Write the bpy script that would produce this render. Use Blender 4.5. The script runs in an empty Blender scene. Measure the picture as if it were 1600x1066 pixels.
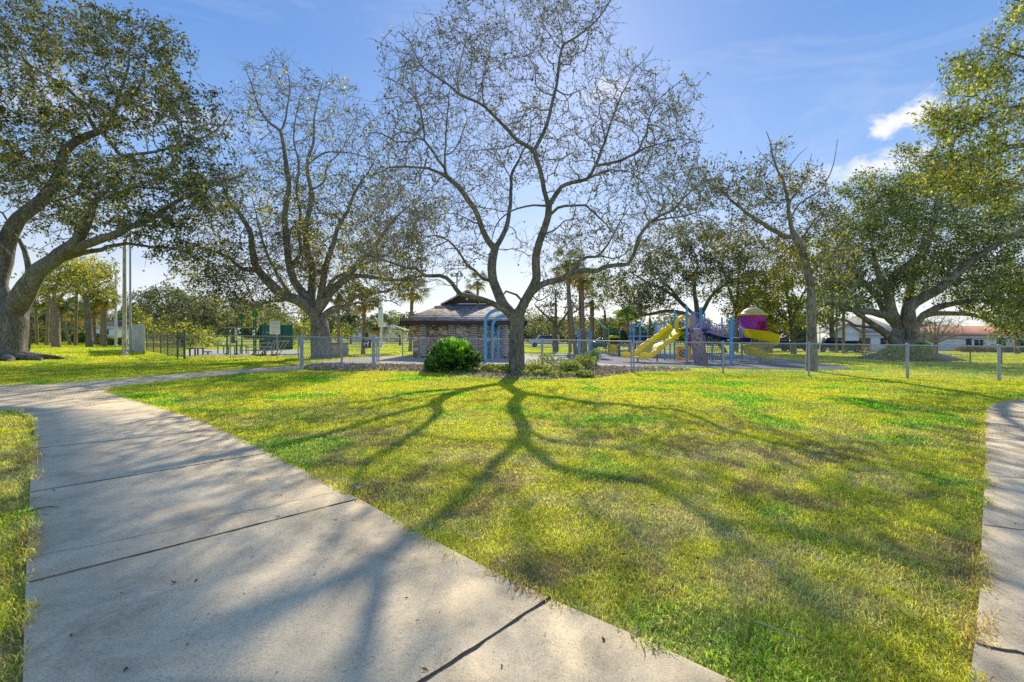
GD = 1.0
import bpy, bmesh, math, random
import numpy as np
from mathutils import Vector
from mathutils.geometry import tessellate_polygon

# ------------------------------------------------------------------ frame
F = 720.0; CH = 1.35; SL = 0.0126; HZ = 527.0
PI = math.pi
def gz(x): return -SL * x                                   # the park falls very gently to the right
def hrow(px): return HZ + SL * (px - 800)
def dep(px, py): return F * CH / (py - hrow(px))             # distance of a ground point seen at px,py
def G(px, py=None, d=None):
    if d is None: d = dep(px, py)
    x = (px - 800) / F * d
    return np.array([x, d, gz(x)])
def P(px, py, d):
    return np.array([(px - 800) / F * d, d, CH + (HZ - py) / F * d])
def M(n, d): return n * d / F                                # pixels -> metres at distance d

sc = bpy.context.scene
COL = sc.collection
rs = np.random.RandomState(7)

# ------------------------------------------------------------------ object helpers
def tag(o, label=None, cat=None, group=None, kind=None):
    if label: o['label'] = label
    if cat: o['category'] = cat
    if group: o['group'] = group
    if kind: o['kind'] = kind
    return o
def thing(name, loc, label, cat, group=None):
    o = bpy.data.objects.new(name, None); COL.objects.link(o)
    o.empty_display_size = 0.3
    o.location = [float(v) for v in loc]
    return tag(o, label, cat, group)
def worldloc(o):
    v = np.zeros(3)
    while o is not None:
        v += np.array(o.location); o = o.parent
    return v
def raw_mesh(name, V, faces=None, quads=None, tris=None, mats=(), parent=None, loc=None, smooth=False, colors=None, fmat=None, label=None):
    """faces: list of index lists (any size) ; quads/tris : int arrays"""
    V = np.asarray(V, dtype=np.float32).reshape(-1, 3)
    base = worldloc(parent) if parent is not None else (np.array(loc) if loc is not None else np.zeros(3))
    me = bpy.data.meshes.new(name)
    tot = []; idx = []
    if faces:
        tot.append(np.array([len(f) for f in faces], dtype=np.int32)); idx.append(np.concatenate([np.asarray(f, dtype=np.int32) for f in faces]))
    if quads is not None and len(quads):
        q = np.asarray(quads, dtype=np.int32); tot.append(np.full(len(q), 4, dtype=np.int32)); idx.append(q.ravel())
    if tris is not None and len(tris):
        q = np.asarray(tris, dtype=np.int32); tot.append(np.full(len(q), 3, dtype=np.int32)); idx.append(q.ravel())
    tot = np.concatenate(tot); idx = np.concatenate(idx)
    me.vertices.add(len(V)); me.vertices.foreach_set('co', (V - base.astype(np.float32)).ravel())
    me.loops.add(len(idx)); me.loops.foreach_set('vertex_index', idx)
    me.polygons.add(len(tot))
    st = np.zeros(len(tot), dtype=np.int32); st[1:] = np.cumsum(tot)[:-1]
    me.polygons.foreach_set('loop_start', st)
    try: me.polygons.foreach_set('loop_total', tot)
    except Exception: pass
    if smooth: me.polygons.foreach_set('use_smooth', np.ones(len(tot), dtype=bool))
    if fmat is not None: me.polygons.foreach_set('material_index', np.asarray(fmat, dtype=np.int32))
    me.update(calc_edges=True)
    if colors is not None:
        at = me.color_attributes.new('Col', 'FLOAT_COLOR', 'POINT')
        c = np.ones((len(V), 4), dtype=np.float32); c[:, :3] = colors
        at.data.foreach_set('color', c.ravel())
    for m in mats: me.materials.append(m)
    o = bpy.data.objects.new(name, me); COL.objects.link(o)
    if parent is not None: o.parent = parent
    elif loc is not None: o.location = [float(v) for v in loc]
    if label: o['label'] = label
    return o

class MB:
    """collects shapes into one mesh"""
    def __init__(s): s.V = []; s.Fc = []; s.n = 0; s.fm = []; s.mi = 0
    def add(s, V, Fs):
        V = np.asarray(V, dtype=float).reshape(-1, 3)
        s.V.append(V); s.Fc += [[i + s.n for i in f] for f in Fs]; s.fm += [s.mi] * len(Fs); s.n += len(V)
    def box(s, c, size, rz=0, axes=None, bev=0):
        c = np.asarray(c, float); sx, sy, sz = [v / 2 for v in size]
        if axes is None:
            ca, sa = math.cos(rz), math.sin(rz)
            ax = np.array([[ca, sa, 0], [-sa, ca, 0], [0, 0, 1.]])
        else: ax = np.asarray(axes, float)
        if bev > 0:
            b = min(bev, sx * .9, sy * .9, sz * .9); bm = bmesh.new()
            bmesh.ops.create_cube(bm, size=1)
            for v in bm.verts: v.co = Vector((v.co.x * 2 * sx, v.co.y * 2 * sy, v.co.z * 2 * sz))
            bmesh.ops.bevel(bm, geom=list(bm.edges), offset=b, segments=2, affect='EDGES', profile=.5)
            V = np.array([v.co[:] for v in bm.verts]) @ ax + c
            s.add(V, [[v.index for v in f.verts] for f in bm.faces]); bm.free(); return s
        q = np.array([[x, y, z] for z in (-sz, sz) for y in (-sy, sy) for x in (-sx, sx)])
        s.add(q @ ax + c, [[0, 2, 3, 1], [4, 5, 7, 6], [0, 1, 5, 4], [2, 6, 7, 3], [0, 4, 6, 2], [1, 3, 7, 5]])
        return s
    def tube(s, pts, rad, n=8, cap=True, closed=False):
        pts = np.asarray(pts, float); k = len(pts)
        rad = np.full(k, rad, float) if np.isscalar(rad) else np.asarray(rad, float)
        T = np.gradient(pts, axis=0) if k > 2 else np.repeat([pts[-1] - pts[0]], k, 0)
        if closed: T = np.roll(pts, -1, 0) - np.roll(pts, 1, 0)
        T /= np.linalg.norm(T, axis=1)[:, None] + 1e-9
        ref = np.array([0, 0, 1.]) if abs(T[0][2]) < .9 else np.array([1., 0, 0])
        u = np.cross(T[0], ref); u /= np.linalg.norm(u)
        ang = np.arange(n) * 2 * PI / n; V = []
        for i in range(k):
            u = u - T[i] * (u @ T[i]); u /= np.linalg.norm(u) + 1e-9; w = np.cross(T[i], u)
            V.append(pts[i] + rad[i] * (np.outer(np.cos(ang), u) + np.outer(np.sin(ang), w)))
        Fs = []
        for i in range(k - 1 + (1 if closed else 0)):
            j = (i + 1) % k
            for a in range(n):
                b = (a + 1) % n; Fs.append([i * n + a, j * n + a, j * n + b, i * n + b])
        if cap and not closed: Fs += [list(range(n))[::1], [(k - 1) * n + a for a in range(n)][::-1]]
        s.add(np.vstack(V), Fs); return s
    def rod(s, a, b, r, n=8, r2=None): return s.tube([a, b], [r, r if r2 is None else r2], n)
    def lathe(s, c, prof, n=24, arc=(0, 2 * PI)):
        c = np.asarray(c, float); full = abs(arc[1] - arc[0] - 2 * PI) < 1e-6
        m = n if full else n + 1
        A = arc[0] + (arc[1] - arc[0]) * np.arange(m) / n; V = []
        for r, z in prof:
            for a in A: V.append(c + [r * math.cos(a), r * math.sin(a), z])
        Fs = []
        for i in range(len(prof) - 1):
            for a in range(n):
                b = (a + 1) % m; Fs.append([i * m + a, i * m + b, (i + 1) * m + b, (i + 1) * m + a])
        s.add(V, Fs); return s
    def poly(s, pts): s.add(pts, [list(range(len(pts)))]); return s
    def slab(s, pts, t):
        """extrude a planar polygon by vector t"""
        p = np.asarray(pts, float); k = len(p); t = np.asarray(t, float)
        s.add(np.vstack([p, p + t]), [list(range(k))[::-1], list(range(k, 2 * k))] + [[i, (i + 1) % k, (i + 1) % k + k, i + k] for i in range(k)])
        return s
    def build(s, name, mat, parent=None, smooth=False, loc=None, label=None, colors=None):
        mats = mat if isinstance(mat, (list, tuple)) else [mat]
        o = raw_mesh(name, np.vstack(s.V), faces=s.Fc, mats=mats, parent=parent, loc=loc, smooth=smooth, fmat=s.fm, label=label, colors=colors)
        if smooth:
            try: o.data.set_sharp_from_angle(angle=math.radians(40))
            except Exception: pass
        return o

# ------------------------------------------------------------------ noise
_lat = np.random.RandomState(99).rand(512, 512)
def vnoise(x, y, sc_=1.0, off=0):
    x = np.asarray(x) * sc_ + 37.3 + off * 17.7; y = np.asarray(y) * sc_ + 91.7 + off * 31.1
    xi = np.floor(x).astype(int); yi = np.floor(y).astype(int); fx = x - xi; fy = y - yi
    fx = fx * fx * (3 - 2 * fx); fy = fy * fy * (3 - 2 * fy)
    g = lambda a, b: _lat[a % 512, b % 512]
    return (g(xi, yi) * (1 - fx) + g(xi + 1, yi) * fx) * (1 - fy) + (g(xi, yi + 1) * (1 - fx) + g(xi + 1, yi + 1) * fx) * fy
def fbm(x, y, s_=1.0, off=0, o=3):
    v = 0; a = 1; t = 0
    for i in range(o):
        v = v + a * vnoise(x, y, s_ * 2 ** i, off + i * 3); t += a; a *= .55
    return v / t
def sstep(a, b, x):
    t = np.clip((x - a) / (b - a), 0, 1); return t * t * (3 - 2 * t)
def inpoly(x, y, poly):
    c = np.zeros(len(x), bool); n = len(poly); j = n - 1
    for i in range(n):
        xi, yi = poly[i][:2]; xj, yj = poly[j][:2]
        t = ((yi > y) != (yj > y)) & (x < (xj - xi) * (y - yi) / (yj - yi + 1e-12) + xi)
        c ^= t; j = i
    return c
def catmull(pts, step=None, n=None, closed=False):
    pts = np.asarray(pts, float)
    if len(pts) < 3 and not closed:
        a = pts; L = np.linalg.norm(a[-1][:3] - a[0][:3]); k = n or max(2, int(L / step) + 1)
        t = np.linspace(0, 1, k)[:, None]; return a[0] * (1 - t) + a[-1] * t
    if closed: q = np.vstack([pts[-1], pts, pts[0], pts[1]])
    else: q = np.vstack([2 * pts[0] - pts[1], pts, 2 * pts[-1] - pts[-2]])
    out = []
    for i in range(1, len(q) - 2):
        p0, p1, p2, p3 = q[i - 1], q[i], q[i + 1], q[i + 2]
        k = n or max(1, int(np.linalg.norm((p2 - p1)[:3]) / step))
        for t in np.arange(k) / k:
            out.append(.5 * (2 * p1 + (p2 - p0) * t + (2 * p0 - 5 * p1 + 4 * p2 - p3) * t * t + (3 * p1 - p0 - 3 * p2 + p3) * t ** 3))
    if not closed: out.append(q[-2])
    return np.array(out)

# ------------------------------------------------------------------ materials
class NT:
    def __init__(s, name):
        s.m = bpy.data.materials.new(name); s.m.use_nodes = True; s.t = s.m.node_tree
        s.b = s.t.nodes['Principled BSDF']; s.out = s.t.nodes['Material Output']
    def n(s, typ, **k):
        nd = s.t.nodes.new(typ)
        for a, v in k.items():
            if a.startswith('i_'): nd.inputs[int(a[2:])].default_value = v
            else: setattr(nd, a, v)
        return nd
    def l(s, a, b): s.t.links.new(a, b)
    def coord(s): return s.n('ShaderNodeTexCoord').outputs['Object']
    def noise(s, vec, scale, detail=4, rough=.55, dist=0):
        nd = s.n('ShaderNodeTexNoise'); nd.inputs['Scale'].default_value = scale; nd.inputs['Detail'].default_value = detail
        nd.inputs['Roughness'].default_value = rough; nd.inputs['Distortion'].default_value = dist
        s.l(vec, nd.inputs['Vector']); return nd.outputs[0]
    def ramp(s, fac, stops):
        nd = s.n('ShaderNodeValToRGB'); cr = nd.color_ramp
        while len(cr.elements) < len(stops): cr.elements.new(.5)
        for e, (p, c) in zip(cr.elements, stops): e.position = p; e.color = (*c, 1) if len(c) == 3 else c
        s.l(fac, nd.inputs[0]); return nd.outputs[0]
    def mix(s, a, b, fac, mode='MIX'):
        nd = s.n('ShaderNodeMix'); nd.data_type = 'RGBA'; nd.blend_type = mode
        for v, i in ((a, 6), (b, 7)):
            if hasattr(v, 'default_value') or hasattr(v, 'links'): s.l(v, nd.inputs[i])
            else: nd.inputs[i].default_value = (*v, 1)
        if isinstance(fac, (int, float)): nd.inputs[0].default_value = fac
        else: s.l(fac, nd.inputs[0])
        return nd.outputs[2]
    def bump(s, h, st, dist=.02):
        nd = s.n('ShaderNodeBump'); nd.inputs['Strength'].default_value = st; nd.inputs['Distance'].default_value = dist
        s.l(h, nd.inputs['Height']); s.l(nd.outputs[0], s.b.inputs['Normal'])
    def scale(s, vec, v):
        nd = s.n('ShaderNodeMapping'); nd.inputs['Scale'].default_value = v; s.l(vec, nd.inputs[0]); return nd.outputs[0]

def g3(v, k=1): return (v * k, v * k, v * k)
def plain(name, col, rough=.6, var=.15, scale=6, metal=0, bump=0, spec=.4):
    t = NT(name); c = t.coord(); nz = t.noise(c, scale, 5, .6)
    a = tuple(v * (1 - var) for v in col); b = tuple(min(1, v * (1 + var)) for v in col)
    t.l(t.ramp(nz, [(.3, a), (.7, b)]), t.b.inputs['Base Color'])
    t.b.inputs['Roughness'].default_value = rough; t.b.inputs['Metallic'].default_value = metal
    t.b.inputs['Specular IOR Level'].default_value = spec
    if bump: t.bump(t.noise(c, scale * 6, 5), bump, .01)
    return t.m
def leafmat(name, trans=.45, rough=.5, gain=1.0, gloss=.05, tint=(1.15, 1.1, .55)):
    t = NT(name); t.t.nodes.remove(t.b)
    at = t.n('ShaderNodeAttribute', attribute_name='Col')
    d = t.n('ShaderNodeBsdfDiffuse'); tr = t.n('ShaderNodeBsdfTranslucent'); gl = t.n('ShaderNodeBsdfGlossy')
    gl.inputs['Roughness'].default_value = rough; gl.inputs['Color'].default_value = (.5, .52, .5, 1)
    colr = t.mix(at.outputs['Color'], (gain, gain, gain), 1.0, 'MULTIPLY')
    t.l(colr, d.inputs['Color'])
    t.l(t.mix(colr, tint, 1.0, 'MULTIPLY'), tr.inputs['Color'])
    m1 = t.n('ShaderNodeMixShader'); m1.inputs[0].default_value = trans; t.l(d.outputs[0], m1.inputs[1]); t.l(tr.outputs[0], m1.inputs[2])
    m2 = t.n('ShaderNodeMixShader'); m2.inputs[0].default_value = gloss; t.l(m1.outputs[0], m2.inputs[1]); t.l(gl.outputs[0], m2.inputs[2])
    t.l(m2.outputs[0], t.out.inputs['Surface']); return t.m
def barkmat(name, dark, light, scale=3.0, vert=.35, bump=.6):
    t = NT(name); c = t.scale(t.coord(), (1, 1, vert))
    n1 = t.noise(c, scale, 6, .65, .6); n2 = t.noise(c, scale * 6, 5, .7)
    base = t.ramp(n1, [(.25, dark), (.75, light)])
    fine = t.ramp(n2, [(.34, g3(.40)), (.5, g3(.95)), (.68, g3(1.45))])
    t.l(t.mix(base, fine, 1.0, 'MULTIPLY'), t.b.inputs['Base Color'])
    t.b.inputs['Roughness'].default_value = .9; t.b.inputs['Specular IOR Level'].default_value = .15
    vo = t.n('ShaderNodeTexVoronoi'); vo.inputs['Scale'].default_value = scale * 7; t.l(c, vo.inputs['Vector'])
    h = t.mix(n2, vo.outputs[0], .5); t.bump(h, bump, .05); return t.m

MAT = {}
MAT['bark'] = barkmat('oak_bark', (.085, .077, .057), (.34, .31, .25))
MAT['bark_grey'] = barkmat('grey_bark', (.13, .115, .09), (.42, .385, .32), 2.0)
MAT['bark_ficus'] = barkmat('ficus_bark', (.12, .095, .07), (.50, .43, .35), 1.2, .5)
MAT['bark_palm'] = barkmat('palm_bark', (.20, .145, .10), (.50, .38, .27), 2.5, 3.0)
MAT['twig'] = plain('fine_twig_bark', (.34, .31, .26), .9, .25, 2, spec=.1)
MAT['leaf'] = leafmat('leaf_material', .45, .45, 1.65, .07)
MAT['leaf_bright'] = leafmat('bright_leaf_material', .5, .45, 1.7, .06)
MAT['litter_leaf'] = leafmat('dry_litter_material', .2, .8, 1.0, .01, (1, 1, 1))
MAT['grass'] = leafmat('grass_blade_material', .6, .5, 1.0, .05, (1.3, 1.3, .5))
MAT['galv'] = plain('galvanised_steel', (.44, .47, .52), .6, .15, 8, .0)
MAT['galv_dark'] = plain('dark_fence_steel', (.10, .11, .13), .5, .15, 8, .3)
MAT['blue'] = plain('light_blue_paint', (.10, .46, .80), .35, .06, 3)
def plastic(name, col, trans):
    t = NT(name); c = t.coord(); nz = t.noise(c, 3, 4, .6); cc = t.ramp(nz, [(.3, tuple(v * .93 for v in col)), (.7, tuple(min(1, v * 1.06) for v in col))])
    t.l(cc, t.b.inputs['Base Color']); t.b.inputs['Roughness'].default_value = .5; t.b.inputs['Specular IOR Level'].default_value = .2
    tr = t.n('ShaderNodeBsdfTranslucent'); t.l(cc, tr.inputs['Color']); mx = t.n('ShaderNodeMixShader'); mx.inputs[0].default_value = trans
    t.l(t.b.outputs[0], mx.inputs[1]); t.l(tr.outputs[0], mx.inputs[2]); t.l(mx.outputs[0], t.out.inputs['Surface']); return t.m
MAT['yellow'] = plastic('yellow_plastic', (.97, .82, .02), .42)
MAT['yellow_panel'] = plastic('amber_plastic', (.95, .66, .02), .30)
MAT['navy'] = plain('navy_coated_steel', (.02, .03, .12), .5, .2, 3)
MAT['purple'] = plastic('purple_plastic', (.62, .10, .62), .40)
MAT['magenta'] = plastic('magenta_plastic', (.92, .05, .34), .4)
MAT['lilac'] = plain('lilac_paint', (.42, .32, .62), .4, .06, 3)
MAT['taupe'] = plain('taupe_plastic', (.46, .35, .30), .6, .12, 4)
MAT['tan'] = plain('tan_plastic', (.70, .42, .22), .6, .1, 4)
MAT['cream'] = plastic('cream_plastic', (.86, .76, .38), .35)
MAT['black'] = plain('black_rubber', (.015, .015, .017), .6, .2, 5)
MAT['white'] = plain('white_paint', (.84, .84, .83), .5, .05, 3)
MAT['green_steel'] = plain('dark_green_paint', (.015, .12, .08), .5, .12, 3)
MAT['green_bright'] = plain('bright_green_paint', (.03, .35, .10), .4, .1, 3)
MAT['beige'] = plain('beige_paint', (.42, .38, .28), .6, .1, 3)
MAT['red'] = plain('red_paint', (.5, .03, .03), .4, .1, 3)
MAT['brown'] = plain('brown_fascia', (.085, .062, .05), .7, .15, 3)
MAT['teal'] = plain('teal_paint', (.05, .40, .34), .4, .06, 3)
MAT['glass'] = plain('dark_glass', (.03, .04, .05), .08, .1, 2, 0, 0, .8)
MAT['wood_grey'] = barkmat('weathered_board', (.42, .38, .32), (.80, .75, .66), 2.0, .2, .3)

# ------------------------------------------------------------------ camera, light, sky
cam = bpy.data.cameras.new('camera'); camo = bpy.data.objects.new('camera', cam); COL.objects.link(camo)
camo.location = (0, 0, CH); camo.rotation_euler = (PI / 2, 0, 0)
cam.lens = 36 * F / 1600; cam.sensor_width = 36; cam.shift_y = -6 / 1600; cam.clip_start = .05; cam.clip_end = 3000
sc.camera = camo
SUN_EL = math.radians(30.0); SUN_AZ = math.radians(6.5)
sun = bpy.data.lights.new('sun', 'SUN'); sun.energy = 5.0; sun.angle = math.radians(.5); sun.color = (1, .91, .76)
suno = bpy.data.objects.new('sun', sun); COL.objects.link(suno)
sd = Vector((math.sin(SUN_AZ) * math.cos(SUN_EL), math.cos(SUN_AZ) * math.cos(SUN_EL), math.sin(SUN_EL)))
suno.rotation_euler = sd.to_track_quat('Z', 'Y').to_euler(); suno.location = sd * 200

wd = bpy.data.worlds.new('World'); sc.world = wd; wd.use_nodes = True
nt = wd.node_tree; bg = nt.nodes['Background']
class WT(NT):
    def __init__(s, t): s.t = t
w = WT(nt)
sky = w.n('ShaderNodeTexSky', sky_type='NISHITA', sun_disc=False, sun_elevation=SUN_EL, sun_rotation=SUN_AZ,
          air_density=1.0, dust_density=.6, ozone_density=3.0)
tc = w.n('ShaderNodeTexCoord').outputs['Generated']
sep = w.n('ShaderNodeSeparateXYZ'); w.l(tc, sep.inputs[0])
grad = w.ramp(sep.outputs[2], [(0, (9.6, 9.8, 10.2)), (.10, (8.2, 8.8, 10.0)), (.28, (3.1, 5.4, 9.9)), (.50, (1.5, 3.55, 8.3)), (1, (1.5, 2.9, 6.8))])
col = w.mix(sky.outputs[0], grad, .70)
cir = w.ramp(w.noise(w.scale(tc, (1, 1, 3.2)), 3.2, 7, .62, 1.2), [(.52, (0, 0, 0)), (.80, (.22, .22, .22))])
col = w.mix(col, (8.6, 8.9, 9.6), cir)
# small fair-weather clouds: soft noise inside a few directions of the sky
def cdir(px, py): v = Vector(((px - 800) / F, 1, (HZ - py) / F)); v.normalize(); return v
nz = w.noise(w.scale(tc, (1, 1, 1.5)), 20, 8, .62, .3)
for (px, py, rx, rz, k) in ((1440, 178, .050, .020, 1), (1386, 203, .026, .015, 1), (1385, 258, .06, .028, .9), (1310, 275, .07, .02, .45), (940, 140, .05, .022, .55), (80, 160, .10, .04, .35), (300, 190, .10, .03, .25), (210, 440, .12, .03, .4)):
    d = cdir(px, py)
    sub = w.n('ShaderNodeVectorMath', operation='SUBTRACT'); w.l(tc, sub.inputs[0]); sub.inputs[1].default_value = d
    mul = w.n('ShaderNodeVectorMath', operation='MULTIPLY'); w.l(sub.outputs[0], mul.inputs[0]); mul.inputs[1].default_value = (1 / rx, 1 / rx, 1 / rz)
    ln = w.n('ShaderNodeVectorMath', operation='LENGTH'); w.l(mul.outputs[0], ln.inputs[0])
    ad = w.n('ShaderNodeMath', operation='MULTIPLY_ADD'); w.l(nz, ad.inputs[0]); ad.inputs[1].default_value = 3.4; w.l(ln.outputs['Value'], ad.inputs[2])
    mr = w.n('ShaderNodeMapRange', interpolation_type='SMOOTHSTEP'); w.l(ad.outputs[0], mr.inputs[0])
    mr.inputs[1].default_value = 2.95; mr.inputs[2].default_value = 1.95; mr.inputs[3].default_value = 0; mr.inputs[4].default_value = k
    col = w.mix(col, (9.0, 9.2, 9.8), mr.outputs[0])
w.l(col, bg.inputs[0]); bg.inputs[1].default_value = .108
sc.view_settings.view_transform = 'Standard'; sc.view_settings.look = 'None'; sc.view_settings.exposure = 0; sc.view_settings.gamma = 1
sc.cycles.max_bounces = 6; sc.cycles.diffuse_bounces = 3; sc.cycles.transmission_bounces = 3; sc.cycles.transparent_max_bounces = 6
sc.cycles.use_denoising = False; sc.cycles.denoiser = "OPENIMAGEDENOISE"; sc.cycles.denoising_input_passes = "RGB_ALBEDO_NORMAL"; sc.cycles.denoising_prefilter = "ACCURATE"
# ------------------------------------------------------------------ outlines on the ground (x, y)
def outl(pts, closed=True, step=None, sm=True):
    q = np.array([G(*p)[:2] for p in pts])
    return q
# left path: right edge (far to near), left edge
PR = [(165, 609), (163, 613), (200, 625), (265, 645), (330, 669), (420, 711), (500, 755), (560, 786), (700, 865), (860, 946), (1000, 1008), (1130, 1070), (1400, 1190)]
PL = [(36, 1250), (36, 1066), (38, 980), (42, 880), (46, 790), (51, 715), (54, 680), (48, 657), (20, 643), (-60, 638), (-500, 628)]
PT = [(-500, 600), (0, 604), (100, 600), (160, 596), (300, 584.5), (400, 577), (475, 571)]
PB = [(475, 578.5), (400, 582.5), (330, 588), (230, 599), (180, 604.5)]
cR = catmull([G(*p) for p in PR], .35); cL = catmull([G(*p) for p in PL], .35)
cT = catmull([G(*p) for p in PT], .5); cB = catmull([G(*p) for p in PB], .5)
path1 = np.vstack([cR[::1], cL, cT, cB])[:, :2]
RL = [(1500, 1250), (1516, 1066), (1526, 1000), (1531, 930), (1534, 850), (1538, 760), (1540, 690), (1539, 655), (1546, 636), (1570, 629), (1620, 626), (1900, 622), (2600, 618)]
cRL = catmull([G(*p) for p in RL], .35)
path2 = np.vstack([cRL, [G(2600, 700), G(1900, 1250)]])[:, :2]
BED = catmull([G(*p) for p in [(480, 577.5), (540, 579), (620, 580), (690, 583), (740, 588), (800, 591), (870, 591.5), (930, 590), (960, 586), (1000, 581), (1080, 578), (960, 573), (860, 572), (700, 571), (600, 570), (520, 569), (485, 571)]], .3, closed=True)[:, :2]
PAD = np.array([G(*p)[:2] for p in [(478, 570), (520, 563.5), (575, 558), (640, 555.5), (700, 554), (860, 553), (940, 551), (1000, 560), (1010, 577), (950, 574.5), (860, 573), (700, 572), (600, 571.5)]])
PLAY = catmull([G(*p) for p in [(885, 556), (940, 549.5), (1010, 549), (1100, 551), (1180, 556), (1250, 565), (1330, 576), (1220, 577.5), (1100, 575), (1010, 572), (930, 566)]], .8, closed=True)[:, :2]
FITP = np.array([G(*p)[:2] for p in [(285, 556.5), (470, 555.5), (475, 547.5), (300, 546)]])

def sheet(name, poly, z, mat, thick=0, grid=None, kind='structure', parent=None):
    poly = np.asarray(poly)
    tri = tessellate_polygon([[Vector((float(a), float(b), 0)) for a, b in poly]])
    V = np.array([[x, y, gz(x) + z] for x, y in poly]); Fs = [list(t) for t in tri]
    # face up
    out = []
    for f in Fs:
        a, b, c = V[f[0]], V[f[1]], V[f[2]]
        out.append(f if np.cross(b - a, c - a)[2] > 0 else f[::-1])
    if thick:
        n = len(V); W = V.copy(); W[:, 2] -= thick; V = np.vstack([V, W])
        out += [[i, (i + 1) % n, (i + 1) % n + n, i + n] for i in range(n)]
    o = raw_mesh(name, V, faces=out, mats=[mat], parent=parent)
    if kind and parent is None: o['kind'] = kind
    return o

# concrete
def concrete(name, base=(.81, .665, .43), stain=.6):
    t = NT(name); c = t.coord()
    n1 = t.noise(c, .55, 5, .6, .3); n2 = t.noise(c, 5, 6, .7); n3 = t.noise(c, 110, 4, .75); n4 = t.noise(c, 1.7, 6, .65, .8)
    a = t.ramp(n1, [(.3, tuple(v * .80 for v in base)), (.7, tuple(v * 1.08 for v in base))])
    a = t.mix(a, t.ramp(n4, [(.33, (.50, .48, .47)), (.50, (.97, .97, .97)), (.7, (1.08, 1.05, 1.0))]), stain, 'MULTIPLY')
    a = t.mix(a, t.ramp(n2, [(.3, g3(.80)), (.6, g3(1.08))]), .8, 'MULTIPLY')
    a = t.mix(a, t.ramp(n3, [(.30, g3(.35)), (.44, g3(.92)), (.60, g3(1.05)), (.72, g3(1.5))]), 1, 'MULTIPLY')
    n5 = t.noise(c, 32, 5, .8); a = t.mix(a, t.ramp(n5, [(.30, g3(.55)), (.42, g3(.98)), (.7, g3(1.05))]), .8, 'MULTIPLY')
    t.l(a, t.b.inputs['Base Color']); t.b.inputs['Roughness'].default_value = .85; t.b.inputs['Specular IOR Level'].default_value = .25
    t.bump(t.mix(n3, n2, .4), .55, .004); return t.m
MAT['conc'] = concrete('sidewalk_concrete')
MAT['conc_light'] = concrete('light_concrete', (.66, .60, .50), .4)
MAT['joint'] = plain('joint_dirt', (.035, .03, .025), .95, .4, 40)
sheet('left_path', path1, .035, MAT['conc'], .12)
sheet('right_path', path2, .035, MAT['conc'], .12)
def joint(a, b, w, seed, par=None, wob=.012, z=.039, name='path_joint', lab=None):
    r = np.random.RandomState(seed); A = G(*a)[:2]; B = G(*b)[:2]; L = np.linalg.norm(B - A); k = max(6, int(L / .06))
    t = np.linspace(0, 1, k)[:, None]; p = A + (B - A) * t
    nrm = np.array([-(B - A)[1], (B - A)[0]]) / L
    wv = np.cumsum(r.randn(k)) ; wv -= np.linspace(wv[0], wv[-1], k); wv = wv / (np.abs(wv).max() + 1e-6) * wob
    ww = w * (.6 + .8 * r.rand(k))
    lo = p + nrm * (wv - ww / 2)[:, None]; hi = p + nrm * (wv + ww / 2)[:, None]
    V = [[x, y, gz(x) + z] for x, y in np.vstack([lo, hi])]
    o = raw_mesh(name, V, faces=[[i, i + 1, k + i + 1, k + i] for i in range(k - 1)], mats=[MAT['joint']]); o['kind'] = 'structure'
joint((640, 1092), (862, 944), .014, 1, wob=.006)
joint((45, 921), (558, 787), .013, 2, wob=.004); joint((50, 882), (542, 771), .004, 3, wob=.05)
joint((48, 776), (424, 712), .014, 4, wob=.003); joint((56, 706), (352, 674), .014, 5, wob=.003)
joint((120, 740), (300, 690), .004, 72, wob=.08); joint((120, 655), (280, 645), .009, 6, wob=.003); joint((60, 646), (215, 628), .008, 61, wob=.003)
joint((1524, 1018), (1640, 1046), .014, 7); joint((1536, 828), (1640, 842), .011, 8, wob=.003); joint((1539, 748), (1640, 757), .011, 9, wob=.003); joint((1540, 690), (1640, 694), .010, 10, wob=.003)

# lawn colour field -------------------------------------------------
STRAW = np.array([.95, .80, .38]); YEL = np.array([.86, .86, .045]); GRN = np.array([.46, .60, .035]); CLV = np.array([.27, .62, .03]); DRY = np.array([.50, .35, .17])
def lawn_col(x, y):
    n1 = fbm(x, y, .35, 1); n2 = fbm(x, y, 1.1, 5); n3 = fbm(x, y, 3.5, 9); n4 = fbm(x, y, .9, 14)
    near = 1 - sstep(3.0, 11.0, y)                          # the foreground has more straw in it
    m = n1 * .45 + n2 * .35 + n3 * .2
    g = sstep(.44, .62, m)
    g = g * (1 - .55 * near)
    c = YEL * (1 - g)[:, None] + GRN * g[:, None]
    s = sstep(.44, .64, n2 * .5 + n3 * .5) * (.20 + .72 * near); c = c * (1 - s)[:, None] + STRAW * s[:, None]
    dr = sstep(.56, .68, fbm(x, y, 2.3, 31)) * (.08 + .75 * near); c = c * (1 - dr)[:, None] + DRY * dr[:, None]
    k = sstep(.60, .70, n4) * (.9 - .3 * near); c = c * (1 - k)[:, None] + CLV * k[:, None]
    return c, k, near
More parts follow.
